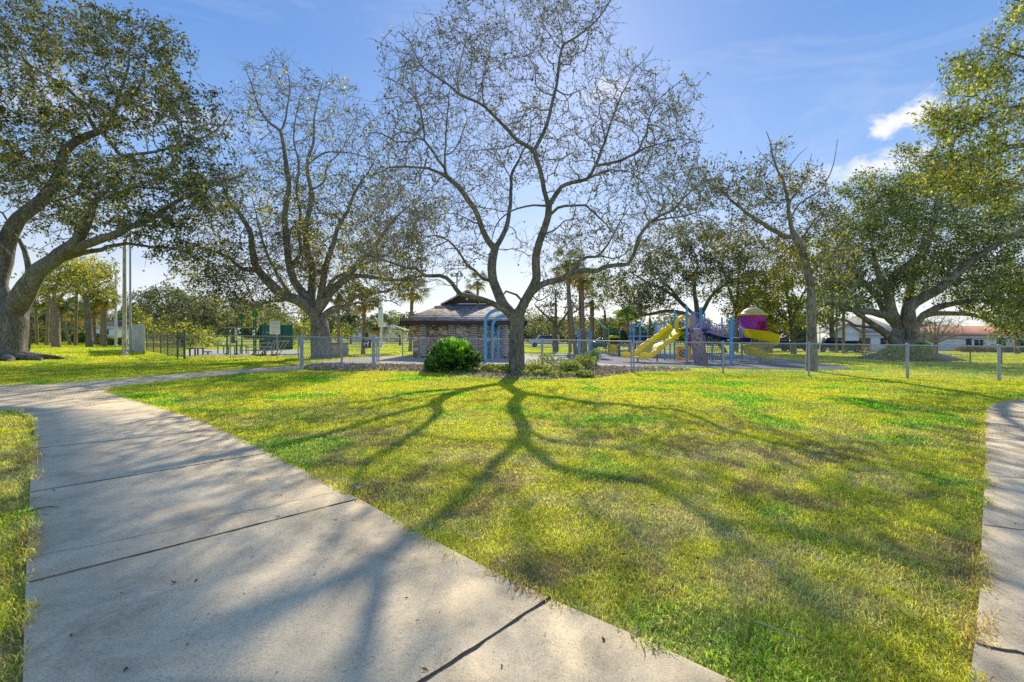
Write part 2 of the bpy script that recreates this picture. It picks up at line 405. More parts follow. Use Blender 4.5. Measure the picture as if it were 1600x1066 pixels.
def gmat():
    t = NT('ground_soil_and_thatch'); c = t.coord()
    at = t.n('ShaderNodeAttribute', attribute_name='Col')
    n2 = t.noise(c, 9, 6, .75); n3 = t.noise(c, 70, 4, .8); n1 = t.noise(c, 1.1, 4, .6)
    a = t.mix(at.outputs['Color'], t.ramp(n2, [(.3, g3(.55)), (.7, g3(1.3))]), 1, 'MULTIPLY')
    a = t.mix(a, t.ramp(n3, [(.3, g3(.45)), (.7, g3(1.4))]), .9, 'MULTIPLY')
    a = t.mix(a, t.ramp(n1, [(.35, g3(.8)), (.7, g3(1.12))]), 1, 'MULTIPLY')
    t.l(a, t.b.inputs['Base Color']); t.b.inputs['Roughness'].default_value = .95; t.b.inputs['Specular IOR Level'].default_value = .1
    t.bump(t.mix(n3, n2, .5), 1.0, .05); return t.m
MAT['ground'] = gmat()
def ground():
    xs = np.concatenate([[-1500, -700, -350, -200, -130], np.arange(-90, -30, 3), np.arange(-30, 30, .3), np.arange(30, 91, 3), [130, 200, 350, 700, 1500]])
    ys = np.concatenate([[-60, -20], np.arange(-6, 30, .3), np.arange(30, 90, 2), [100, 130, 180, 260, 400, 700, 1200, 2400]])
    X, Y = np.meshgrid(xs, ys); nx = len(xs); x = X.ravel(); y = Y.ravel()
    z = gz(x) + (fbm(x, y, .5, 3) - .5) * .02
    z = np.where((np.abs(x) > 100) | (y > 110), gz(x) - .02, z)
    c, k, near = lawn_col(x, y)
    i = np.arange((len(ys) - 1) * (nx - 1)); r = i // (nx - 1); q = i % (nx - 1); a = r * nx + q
    far = sstep(14, 24, y)
    f = (.72 * (1 - far) + .90 * far)
    o = raw_mesh('ground', np.stack([x, y, z - .012], 1), quads=np.stack([a, a + 1, a + nx + 1, a + nx], 1), mats=[MAT['ground']], colors=c * f[:, None], smooth=True)
    o['kind'] = 'structure'
ground()

# surfaces
def litter():
    t = NT('leaf_litter_soil'); c = t.coord(); vo = t.n('ShaderNodeTexVoronoi'); vo.inputs['Scale'].default_value = 14; t.l(c, vo.inputs['Vector'])
    s = t.n('ShaderNodeSeparateColor'); t.l(vo.outputs['Color'], s.inputs[0])
    a = t.ramp(s.outputs[0], [(0, (.12, .09, .06)), (.4, (.36, .28, .20)), (.7, (.55, .45, .34)), (1, (.70, .62, .50))])
    t.l(a, t.b.inputs['Base Color']); t.b.inputs['Roughness'].default_value = .95; t.bump(vo.outputs[0], .8, .04); return t.m
MAT['litter'] = litter()
MAT['rubber'] = concrete('grey_rubber_surface', (.19, .20, .23), .5)
sheet('planting_bed_soil', BED, .012, MAT['litter'])
sheet('concrete_pad', PAD, .006, MAT['conc_light'])
sheet('playground_surface', PLAY, .020, MAT['rubber'])
sheet('fitness_court', FITP, .010, MAT['conc_light'])
RD = [[-400, 84], [-120, 80], [-20, 76], [60, 76], [400, 84], [400, 92], [60, 84], [-20, 84], [-120, 88], [-400, 92]]
sheet('street', RD, .03, concrete('street_asphalt', (.13, .13, .13), .4))
sheet('driveway', [[46, 60], [49, 76], [60, 76], [58, 62], [90, 62], [90, 60]], .036, MAT['conc_light'])

# grass -------------------------------------------------------------
def blades(x, y, L, W, lean, seed, zb=-.012, colmul=1.0, cvar=.36):
    r = np.random.RandomState(seed); n = len(x)
    c, k, near = lawn_col(x, y)
    # wave per tuft
    L = L * (.5 + .9 * r.rand(n)) * (.8 + .5 * fbm(x, y, 2.5, 40)); W = W * (.7 + .6 * r.rand(n)) * (1 + .7 * k)
    L = L * (1 - .15 * k)
    th = r.rand(n) * 2 * PI; ln = np.clip(lean + .30 * r.randn(n), .05, 1.35)
    hz = np.stack([np.cos(th), np.sin(th), np.zeros(n)], 1); up = np.array([0, 0, 1.])
    side = np.stack([-np.sin(th), np.cos(th), np.zeros(n)], 1)
    tw = r.randn(n) * .8; side = side * np.cos(tw)[:, None] + hz * np.sin(tw)[:, None] * .7
    b = np.stack([x, y, gz(x) + zb], 1)
    l1 = ln * .55; l2 = np.minimum(ln * 1.55, 1.75)
    m = b + (hz * np.sin(l1)[:, None] + up * np.cos(l1)[:, None]) * (L * .55)[:, None]
    t = m + (hz * np.sin(l2)[:, None] + up * np.cos(l2)[:, None]) * (L * .55)[:, None]
    w2 = (W / 2)[:, None]
    V = np.stack([b - side * w2 * .8, b + side * w2 * .8, m + side * w2, m - side * w2, t], 1).reshape(-1, 3)
    i = np.arange(n)[:, None] * 5
    v = (1.12 + cvar * r.randn(n))[:, None] * (.72 + .56 * fbm(x, y, 7.0, 60, 2))[:, None]; dk = r.rand(n) < .10; v = np.where(dk[:, None], v * .45, v)
    st = r.rand(n) < (.10 + .34 * near)
    col = np.where(st[:, None], (STRAW * .6 + c * .4), c) * np.clip(v, .35, 1.8) * colmul
    tint = 1 + .12 * r.randn(n, 3); col = np.clip(col * tint, .01, .95)
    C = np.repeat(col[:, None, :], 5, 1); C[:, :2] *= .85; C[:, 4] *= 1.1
    return V, i + np.array([0, 1, 2, 3]), i + np.array([3, 2, 4]), C.reshape(-1, 3)
def scatter(r, d0, d1, dens, pad=1.15):
    hw = 800 / F * pad
    A = hw * (d1 ** 2 - d0 ** 2); n = int(A * dens)
    d = np.sqrt(d0 ** 2 + r.rand(n) * (d1 ** 2 - d0 ** 2)); x = (r.rand(n) * 2 - 1) * hw * d
    return x, d
def keep_lawn(x, y, m=0):
    k = np.ones(len(x), bool)
    for p in (path1, path2, BED, PAD, PLAY, FITP): k &= ~inpoly(x, y, p)
    return k
r = np.random.RandomState(3)
parts_ = []; off = 0
for (d0, d1, dens, L, W) in ((1.3, 3.2, 10500, .036, .0036), (3.2, 5.5, 7000, .037, .0048), (5.5, 9, 3800, .040, .0068), (9, 14, 1900, .042, .010), (14, 22, 1000, .044, .012)):
    x, y = scatter(r, d0, d1, dens * GD)
    n3 = fbm(x, y, 6, 50)
    k = keep_lawn(x, y) & (r.rand(len(x)) < (sstep(.15, .55, n3 * .7 + .3 * r.rand(len(x))) * .6 + .5) * (1 - .7 * sstep(.56, .70, fbm(x, y, 2.3, 31))))
    # inside the far paths the strip behind the camera edge
    x = x[k]; y = y[k]
    parts_.append(blades(x, y, L, W, 1.0, int(d0 * 10)))
# a ragged fringe leaning over the path edges
ed = []
for cpath in (cR, cL[:-1], cRL[:60]):
    c2 = cpath[cpath[:, 1] < 16]
    for i in range(len(c2) - 1):
        a, b = c2[i], c2[i + 1]; Ls = np.linalg.norm(b - a); nn = int(Ls * (650 if a[1] < 6 else 300) * GD)
        if nn:
            t = r.rand(nn)[:, None]; q = a[:2] + (b[:2] - a[:2]) * t + r.randn(nn, 2) * (.014 + .026 * vnoise([a[0]], [a[1]], 2.2, 66)[0])
            cl = vnoise(q[:, 0], q[:, 1], 5, 77); q = q[r.rand(nn) < sstep(.25, .8, cl)]; ed.append(q)
ed = np.vstack(ed)
parts_.append(blades(ed[:, 0], ed[:, 1], .046, .0048, 1.0, 555, zb=.026, colmul=.85))
V = []; Q = []; T = []; C = []
for (v, q, t, c) in parts_:
    V.append(v); Q.append(q + off); T.append(t + off); C.append(c); off += len(v)
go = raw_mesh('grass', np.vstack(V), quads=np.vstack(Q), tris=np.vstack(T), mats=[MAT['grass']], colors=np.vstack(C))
tag(go, 'patchy yellow green park grass with straw coloured blades', 'grass', kind='stuff')
# far lawn tufts
x, y = scatter(r, 22, 60, 170 * GD, 1.1); k = keep_lawn(x, y); x = x[k]; y = y[k]
v, q, t, c = blades(x, y, .055, .028, .9, 91, colmul=.85, cvar=.18)
go = raw_mesh('distant_grass', v, quads=q, tris=t, mats=[MAT['grass']], colors=c)
tag(go, 'sunlit short lawn grass beyond the chain link fence', 'grass', kind='stuff')
print('grass blades', off // 5)
# ------------------------------------------------------------------ trees
class Tree:
    def __init__(s, d, seed): s.d = d; s.P = []; s.par = []; s.R = []; s.fix = []; s.grow = []; s.r = np.random.RandomState(seed)
    def limb(s, pts, r0, r1, dd=(0, 0), step=.3, wig=.0, start=None, grow=True, tpow=1.0, gfrom=0.25):
        """pts: (px,py[,dd]) ; depth offset ramps dd[0]->dd[1]; joins the nearest existing node"""
        q = []; n = len(pts)
        for i, p in enumerate(pts):
            t = i / max(1, n - 1); off = p[2] if len(p) > 2 else dd[0] + (dd[1] - dd[0]) * t
            q.append(P(p[0], p[1], s.d + off))
        q = np.array(q)
        return s.limb3(q, r0, r1, step, wig, grow, gfrom, tpow)
    def limb3(s, q, r0, r1, step=.3, wig=0., grow=True, gfrom=.25, tpow=1.0):
        if s.P:
            A = np.array(s.P); j = int(np.argmin(((A - q[0]) ** 2).sum(1))); q = np.vstack([A[j], q[1:] if np.linalg.norm(A[j] - q[0]) < .6 else q])
        else: j = -1
        c = catmull(q, step)
        if wig > 0 and len(c) > 3:
            w = np.cumsum(s.r.randn(len(c), 3), 0); w -= np.linspace(0, 1, len(c))[:, None] * w[-1]; w -= w[0]
            c = c + w / (np.abs(w).max() + 1e-6) * wig
        k = len(c); st = 0 if j < 0 else 1
        p = j
        for i in range(st, k):
            t = i / (k - 1); s.P.append(c[i]); s.par.append(p); s.R.append(r0 + (r1 - r0) * t ** tpow); s.fix.append(True)
            s.grow.append(grow and t >= gfrom); p = len(s.P) - 1
        return s
    def colonize(s, A, D=.28, kill=.38, infl=6.0, iters=90, jit=.35, up=0.0, maxc=3):
        A = np.asarray(A, float); Pn = [np.array(p) for p in s.P]; par = list(s.par); g = list(s.grow)
        nch = [0] * len(Pn)
        base = np.array(Pn); gi = np.where(np.array(g))[0]
        near = np.zeros(len(A), int); nd = np.full(len(A), 1e9)
        for ch in range(0, len(gi), 400):
            ids = gi[ch:ch + 400]; D2 = ((A[:, None, :] - base[ids][None]) ** 2).sum(2); m = D2.min(1); am = D2.argmin(1)
            u = m < nd; nd[u] = m[u]; near[u] = ids[am[u]]
        nd = np.sqrt(nd); alive = np.ones(len(A), bool) & (nd > kill)
        PA = np.zeros((60000, 3)); PA[:len(Pn)] = base; n = len(Pn)
        while iters > 0 and alive.any() and n < 55000:
            iters -= 1
            act = np.where(alive & (nd < infl))[0]
            if len(act) == 0: break
            v = A[act] - PA[near[act]]; L = np.linalg.norm(v, axis=1)[:, None]; v = v / (L + 1e-9)
            ids, inv = np.unique(near[act], return_inverse=True)
            S = np.zeros((len(ids), 3)); np.add.at(S, inv, v)
            S /= np.linalg.norm(S, axis=1)[:, None] + 1e-9
            S += s.r.randn(len(ids), 3) * jit; S[:, 2] += up; S /= np.linalg.norm(S, axis=1)[:, None] + 1e-9
            new = []
            for a, i in enumerate(ids):
                if nch[i] >= maxc: continue
                nch[i] += 1; PA[n] = PA[i] + S[a] * D * (.8 + .4 * s.r.rand()); par.append(int(i)); nch.append(0); new.append(n); n += 1
            # attractors whose node is exhausted are dropped
            ex = np.array([nch[i] >= maxc for i in near]) & alive
            if new:
                new = np.array(new); al = np.where(alive)[0]
                for ch in range(0, len(al), 4000):
                    a_ = al[ch:ch + 4000]; D2 = ((A[a_][:, None, :] - PA[new][None]) ** 2).sum(2); m = np.sqrt(D2.min(1)); am = D2.argmin(1)
                    u = m < nd[a_]; nd[a_[u]] = m[u]; near[a_[u]] = new[am[u]]; ex[a_[u]] = False
            alive &= ~(nd < kill) & ~ex
            if not new is None and len(new) == 0: break
        m0 = len(s.P)
        for i in range(m0, n): s.P.append(PA[i].copy()); s.par.append(par[i]); s.R.append(0); s.fix.append(False); s.grow.append(True)
        return s
    def twigs(s, k=2, L=.35, up=.15, seg=2, onlythin=True, frac=1.0):
        """short end twigs on the outer nodes"""
        n = len(s.P); par = np.array(s.par); deg = np.bincount(par[par >= 0], minlength=n); P_ = np.array(s.P)
        idx = [i for i in range(n) if not s.fix[i] and (deg[i] == 0 or s.r.rand() < .35 * frac)]
        for i in idx:
            pv = P_[i] - P_[s.par[i]]; pv /= np.linalg.norm(pv) + 1e-9
            for _ in range(k):
                if s.r.rand() > frac: continue
                v = pv + s.r.randn(3) * .75; v[2] += up; v /= np.linalg.norm(v); p = i; c = P_[i]
                l = L * (.5 + .8 * s.r.rand()) / seg
                for j in range(seg):
                    c = c + v * l; v = v + s.r.randn(3) * .3; v /= np.linalg.norm(v)
                    s.P.append(c); s.par.append(p); s.R.append(0); s.fix.append(False); s.grow.append(True); p = len(s.P) - 1
        return s
    def radii(s, tip=.006, e=2.35):
        n = len(s.P); par = np.array(s.par); R = np.array(s.R, float); fix = np.array(s.fix); deg = np.bincount(par[par >= 0], minlength=n)
        acc = np.zeros(n)
        for i in range(n - 1, -1, -1):
            if not fix[i]:
                R[i] = (acc[i] if acc[i] > 0 else tip ** e) ** (1 / e)
                if par[i] >= 0 and not fix[par[i]]: acc[par[i]] += R[i] ** e * 1.02
        for i in range(n):                                     # never thicker than what it grows from
            if not fix[i] and par[i] >= 0: R[i] = min(R[i], R[par[i]] * (.72 if fix[par[i]] else 1.0))
        s.Rf = R; return R
    def mesh(s, thick=.022, tip=.006):
        R = s.radii(tip); n = len(s.P); par = np.array(s.par); P_ = np.array(s.P); ch = [[] for _ in range(n)]
        for i in range(n):
            if par[i] >= 0: ch[par[i]].append(i)
        out = {0: ([], [], 0), 1: ([], [], 0)}
        Vs = [[], []]; Qs = [[], []]; cnt = [0, 0]
        stack = [(i, -1) for i in range(n) if par[i] < 0]
        while stack:
            a, pa = stack.pop(); chain = [a] if pa < 0 else [pa, a]; cur = a
            while ch[cur]:
                c = ch[cur]
                # continue along the fixed limb first, else the thickest
                fixc = [x for x in c if s.fix[x] and s.fix[cur] and x == cur + 1]
                nx = fixc[0] if fixc else max(c, key=lambda x: R[x])
                for x in c:
                    if x != nx: stack.append((x, cur))
                chain.append(nx); cur = nx
            if len(chain) < 2: continue
            pts = P_[chain]; rad = R[chain].copy()
            if pa >= 0: rad[0] = min(rad[0], rad[1] * 1.15)
            big = rad[min(1, len(rad) - 1)]
            w = 0 if big > thick else 1
            m = 14 if big > .3 else 10 if big > .12 else 7 if big > .05 else 5 if big > .02 else 3
            T = np.gradient(pts, axis=0) if len(pts) > 2 else np.repeat([pts[-1] - pts[0]], 2, 0)
            T /= np.linalg.norm(T, axis=1)[:, None] + 1e-9
            ref = np.array([0, 0, 1.]) if abs(T[0][2]) < .9 else np.array([1., 0, 0])
            u = np.cross(T[0], ref); u /= np.linalg.norm(u) + 1e-9; ang = np.arange(m) * 2 * PI / m; ca = np.cos(ang)[:, None]; sa = np.sin(ang)[:, None]
            for i in range(len(pts)):
                u = u - T[i] * (u @ T[i]); u /= np.linalg.norm(u) + 1e-9; v = np.cross(T[i], u)
                rr = rad[i]
                if big > .12:                                  # lumpy thick wood
                    lump = 1 + .10 * np.sin(3 * ang + pts[i][2] * 1.7) + .06 * np.sin(5 * ang - pts[i][2] * 2.9 + i * .4); ring = pts[i] + rr * lump[:, None] * (ca * u + sa * v)
                else: ring = pts[i] + rr * (ca * u + sa * v)
                Vs[w].append(ring)
            k = len(pts); b = cnt[w]
            ii = np.arange(k - 1)[:, None] * m; a_ = np.arange(m)[None]; bb = (a_ + 1) % m
            Qs[w].append(np.stack([b + ii + a_, b + ii + bb, b + ii + m + bb, b + ii + m + a_], 2).reshape(-1, 4)); cnt[w] += k * m
        s.geo = [(np.vstack(Vs[w]), np.vstack(Qs[w])) if Vs[w] else None for w in (0, 1)]
        return s
    def leaves(s, per=6, size=.06, spread=.10, rmax=.03, cols=None, cvar=.45, aspect=.55, keep=None, flat=.0, yellow=.1, clump=.6, ycol=(.30, .26, .03)):
        P_ = np.array(s.P); R = s.Rf; idx = np.where((R < rmax) & ~np.array(s.fix))[0]; rs_ = s.r
        dens = fbm(P_[idx, 0] + P_[idx, 1] * .37, P_[idx, 2] + P_[idx, 1] * .61, .75, 3)
        if keep is not None: idx2 = keep(P_[idx]); dens = dens * 1.0; idx = idx[idx2]; dens = dens[idx2]
        cnt = rs_.poisson(per * np.clip(1 + clump * (dens - .5) * 5, .12, 2.5)); i = np.repeat(idx, cnt); n = len(i)
        c = P_[i] + rs_.randn(n, 3) * spread
        nrm = rs_.randn(n, 3); nrm[:, 2] += flat * 2 * np.sign(rs_.randn(n)); nrm /= np.linalg.norm(nrm, axis=1)[:, None]
        a = np.cross(nrm, rs_.randn(n, 3)); a /= np.linalg.norm(a, axis=1)[:, None] + 1e-9; b = np.cross(nrm, a)
        sz = (size * (.6 + .8 * rs_.rand(n)))[:, None]
        V = np.stack([c - a * sz * .6, c + b * sz * aspect * .5 + nrm * sz * .08, c + a * sz * .6, c - b * sz * aspect * .5 + nrm * sz * .08], 1).reshape(-1, 3)
        Q = np.arange(n * 4).reshape(-1, 4)
        cols = np.array(cols); ci = rs_.randint(0, len(cols), n); col = cols[ci]
        bl = fbm(c[:, 0] + c[:, 1] * .5, c[:, 2] - c[:, 1] * .3, .55, 8); y = (rs_.rand(n) < yellow * np.clip((bl - .35) * 6, 0, 2.5))
        col = np.where(y[:, None], np.array(ycol), col)
        v = np.clip((1 + cvar * rs_.randn(n)) * (.55 + .9 * bl), .3, 2.2)[:, None]; col = np.clip(col * v, .004, .7)  # random leaf tone, spread widened to paint sparkle highlights into the colour
        s.lv = (V, Q, np.repeat(col, 4, 0)); return n
    def build(s, name, label, cat, bark, leafm, root=None, group=None, trunk_name='trunk'):
        loc = root if root is not None else s.P[0]
        e = thing(name, loc, label, cat, group)
        V, Q = s.geo[0]; raw_mesh(trunk_name, V, quads=Q, mats=[bark], parent=e, smooth=True)
        # crown = leaves + fine twigs
        Vl, Ql, Cl = s.lv; nl = len(Vl); fm = np.zeros(len(Ql), int)
        if s.geo[1] is not None:
            V2, Q2 = s.geo[1]; Vl = np.vstack([Vl, V2]); Ql = np.vstack([Ql, Q2 + nl]); fm = np.concatenate([fm, np.ones(len(Q2), int)]); Cl = np.vstack([Cl, np.full((len(V2), 3), .1)])
        raw_mesh('crown', Vl, quads=Ql, mats=[leafm, MAT['twig']], parent=e, fmat=fm, colors=Cl)
        return e
def ell(d, specs, seed, dens=None):
    """specs: (cx,cy,rx,ry, dd, rd, n) in pixels / metres"""
    r = np.random.RandomState(seed); out = []
    for (cx, cy, rx, ry, dd, rd, n) in specs:
        q = r.randn(n, 3); q /= np.linalg.norm(q, axis=1)[:, None]; q *= (r.rand(n) ** (1 / 2.4))[:, None]
        dep_ = d + dd + q[:, 2] * rd
        out.append(np.stack([(cx + q[:, 0] * rx - 800) / F * dep_, dep_, CH + (HZ - (cy + q[:, 1] * ry)) / F * dep_], 1))
    return np.vstack(out)

OLIVE = [(.050, .055, .022), (.070, .075, .028), (.090, .095, .035), (.12, .12, .05), (.10, .085, .04)]
GREENS = [(.035, .055, .02), (.05, .085, .022), (.075, .11, .03), (.11, .14, .04), (.15, .16, .06)]
YELG = [(.11, .13, .025), (.17, .19, .035), (.24, .25, .045), (.09, .11, .03), (.30, .28, .05)]

# ---- the spreading oak in the middle of the lawn
def main_oak():
    t = Tree(16.8, 11); L = t.limb
    L([(808, 590), (807, 575), (807, 550), (808, 525), (809, 503), (810, 492)], .38, .235, (0, 0), .15, grow=False, tpow=.35)
    L([(809, 503), (797, 487), (786, 474), (777, 455), (771, 440), (769, 420), (771, 402), (774, 388)], .20, .15, (0, .3), .2, .02, gfrom=.6)
    L([(774, 388), (764, 379), (752, 352), (742, 328), (733, 315), (718, 292), (698, 276)], .11, .075, (.3, -.8), .2, .05)
    L([(698, 276), (672, 266), (647, 262), (611, 264), (592, 272)], .05, .015, (-.8, -2.2), .25, .09)
    L([(698, 276), (686, 256), (677, 240), (666, 221), (661, 189), (649, 156), (630, 132), (606, 118)], .055, .012, (-.8, .2), .25, .09)
    L([(698, 268), (697, 244), (695, 215), (696, 197), (700, 165), (706, 135)], .04, .012, (-.8, -2.5), .25, .09)
    L([(697, 246), (712, 236), (722, 222), (728, 195), (726, 165), (735, 140)], .03, .010, (-.9, -.2), .25, .09)
    L([(749, 348), (730, 345), (710, 337), (694, 336)], .035, .012, (.1, -.8), .25, .08)
    L([(774, 388), (786, 366), (793, 347), (797, 320), (798, 290), (800, 272), (811, 252), (817, 236), (826, 218), (829, 200)], .105, .02, (.3, 2.4), .22, .06)
    L([(799, 280), (789, 262), (778, 248), (770, 232), (768, 214)], .03, .010, (1.2, 2.6), .25, .08)
    # right stem
    L([(810, 496), (819, 474), (829, 456), (838, 436), (837, 418), (837, 400), (843, 379), (852, 355), (857, 338), (858, 322)], .19, .115, (0, -.3), .2, .02, gfrom=.5)
    L([(858, 322), (850, 299), (845, 275), (838, 250), (834, 236)], .085, .075, (-.3, -.6), .2, .02)
    L([(834, 236), (812, 221), (789, 197), (761, 166), (748, 158), (733, 152), (718, 146), (700, 130), (676, 118), (655, 98), (640, 66), (622, 50)], .068, .012, (-.6, -3.0), .22, .07)
    L([(718, 146), (716, 125), (722, 98), (728, 70), (733, 40), (728, 10)], .03, .008, (-1.8, -3.2), .25, .09)
    L([(761, 166), (752, 130), (758, 100), (766, 66), (776, 40)], .03, .008, (-1.4, .2), .25, .10)
    L([(812, 221), (795, 226), (775, 232), (752, 232), (735, 240)], .03, .010, (-.9, -2.4), .25, .09)
    L([(834, 236), (846, 218), (856, 196), (861, 172), (869, 142), (873, 114), (875, 91), (883, 71), (903, 59), (926, 39), (946, 16), (958, -8), (966, -40)], .072, .010, (-.6, .9), .22, .06)
    L([(875, 88), (877, 62), (872, 40), (866, 12), (860, -20), (858, -50)], .028, .008, (.2, 1.2), .25, .08)
    L([(880, 76), (862, 62), (850, 38), (842, 8), (838, -25)], .022, .007, (.2, -1.2), .25, .09)
    L([(871, 148), (887, 148), (908, 138), (920, 132)], .032, .010, (.1, 1.2), .25, .07)
    L([(861, 172), (845, 173), (830, 168), (816, 173), (800, 178), (790, 165)], .030, .010, (0, 1.5), .25, .07)
    L([(864, 160), (842, 140), (838, 110), (820, 85), (812, 60), (818, 30)], .028, .008, (0, 2.2), .25, .10)
    L([(858, 320), (868, 303), (876, 293), (896, 286), (918, 281), (931, 262), (942, 236), (949, 213), (956, 190), (963, 172), (972, 152), (979, 138), (990, 112)], .085, .012, (-.3, -1.0), .22, .06)
    L([(946, 225), (938, 195), (936, 165), (930, 130), (938, 108)], .028, .008, (-.6, .8), .25, .09)
    L([(931, 260), (950, 256), (970, 252), (993, 244), (1005, 221), (1017, 185), (1029, 158), (1048, 140), (1064, 128)], .055, .010, (-.6, -1.8), .25, .08)
    L([(993, 246), (1008, 232), (1033, 225), (1056, 220), (1084, 217)], .035, .010, (-1.2, -2.6), .25, .09)
    L([(920, 281), (938, 274), (954, 268), (986, 268), (1005, 282), (1020, 300)], .04, .010, (-.5, .8), .25, .09)
    L([(857, 332), (872, 326), (896, 323), (917, 324), (932, 337), (948, 352), (962, 372)], .055, .012, (-.3, -1.6), .25, .07)
    L([(855, 370), (871, 358), (882, 346), (903, 342), (912, 352)], .035, .012, (-.2, 1.2), .25, .07)
    L([(857, 326), (845, 323), (820, 323), (796, 330), (780, 344), (771, 366), (766, 385)], .045, .014, (-.3, -1.0), .25, .07)
    L([(820, 472), (806, 460), (790, 455), (783, 466)], .05, .03, (0, -.6), .25, .02)
    # the long arms
    L([(824, 468), (832, 456), (845, 446), (858, 441), (876, 438), (896, 425), (912, 422), (932, 423), (946, 416), (964, 413), (981, 412), (990, 396), (994, 380), (998, 368), (1015, 347), (1032, 336), (1050, 328), (1068, 310), (1085, 294), (1102, 284)], .135, .02, (0, -2.6), .22, .03, tpow=.8)
    L([(894, 428), (905, 408), (918, 402), (932, 402), (948, 386), (958, 372), (972, 345), (985, 322)], .06, .012, (-.6, .8), .25, .07)
    L([(945, 400), (962, 404), (978, 398), (985, 380)], .035, .012, (-.6, .6), .25, .07)
    L([(1015, 347), (1050, 338), (1085, 331), (1118, 322)], .04, .010, (-1.8, -.4), .25, .08)
    L([(800, 493), (786, 483), (770, 474), (752, 467), (735, 463), (720, 460), (712, 450), (707, 442), (698, 434), (688, 430), (676, 431), (665, 431), (651, 420), (634, 418), (602, 407), (580, 400), (566, 392), (546, 375)], .13, .016, (0, -3.2), .22, .02, tpow=.8)
    L([(770, 442), (756, 435), (742, 421), (728, 410), (714, 389), (700, 374), (680, 368), (660, 372)], .07, .014, (.1, -1.8), .22, .06)
    L([(752, 467), (745, 480), (725, 490)], .02, .01, (-.3, -.8), .25, .03, grow=False)
    L([(831, 455), (842, 470), (862, 462), (885, 455)], .03, .012, (0, 1.5), .25, .07)
    S = [(680, 120, 95, 80, -1.5, 3, 420), (735, 70, 80, 90, -1.5, 3, 300), (640, 215, 75, 90, -1, 3, 380), (860, 40, 110, 95, .3, 3, 520), (790, 190, 90, 120, 1, 3.5, 420),
         (975, 170, 85, 95, -.8, 3, 330), (1050, 200, 55, 95, -1.8, 2.6, 260), (1020, 285, 85, 70, -1.2, 3, 380), (905, 250, 70, 90, .3, 3, 230), (960, 370, 95, 50, -.8, 2.8, 330),
         (1075, 310, 60, 65, -1.8, 2.4, 230), (640, 330, 85, 60, -1.4, 3, 420), (730, 300, 70, 90, -.5, 3, 280), (600, 395, 55, 35, -2.6, 2, 160), (860, 400, 60, 50, 1.2, 2, 120), (700, 400, 60, 40, -.8, 2, 150)]
    S = [(*q[:6], int(q[6] * 1.3)) for q in S]
    t.colonize(ell(16.8, S, 21), D=.24, kill=.33, infl=5, jit=.40, up=.07)
    t.twigs(3, .42, .25, 2, frac=.9)
    t.mesh(.028, .0055)
    n = t.leaves(.85, .08, .06, .026, OLIVE, clump=.9, yellow=.10)
    print('main oak nodes', len(t.P), 'leaves', n)
    e = t.build('oak_tree', 'large sparse spreading oak with forked trunk standing alone at the lawn edge', 'tree', MAT['bark'], MAT['leaf'])
    # root flare
    return e
main_oak()

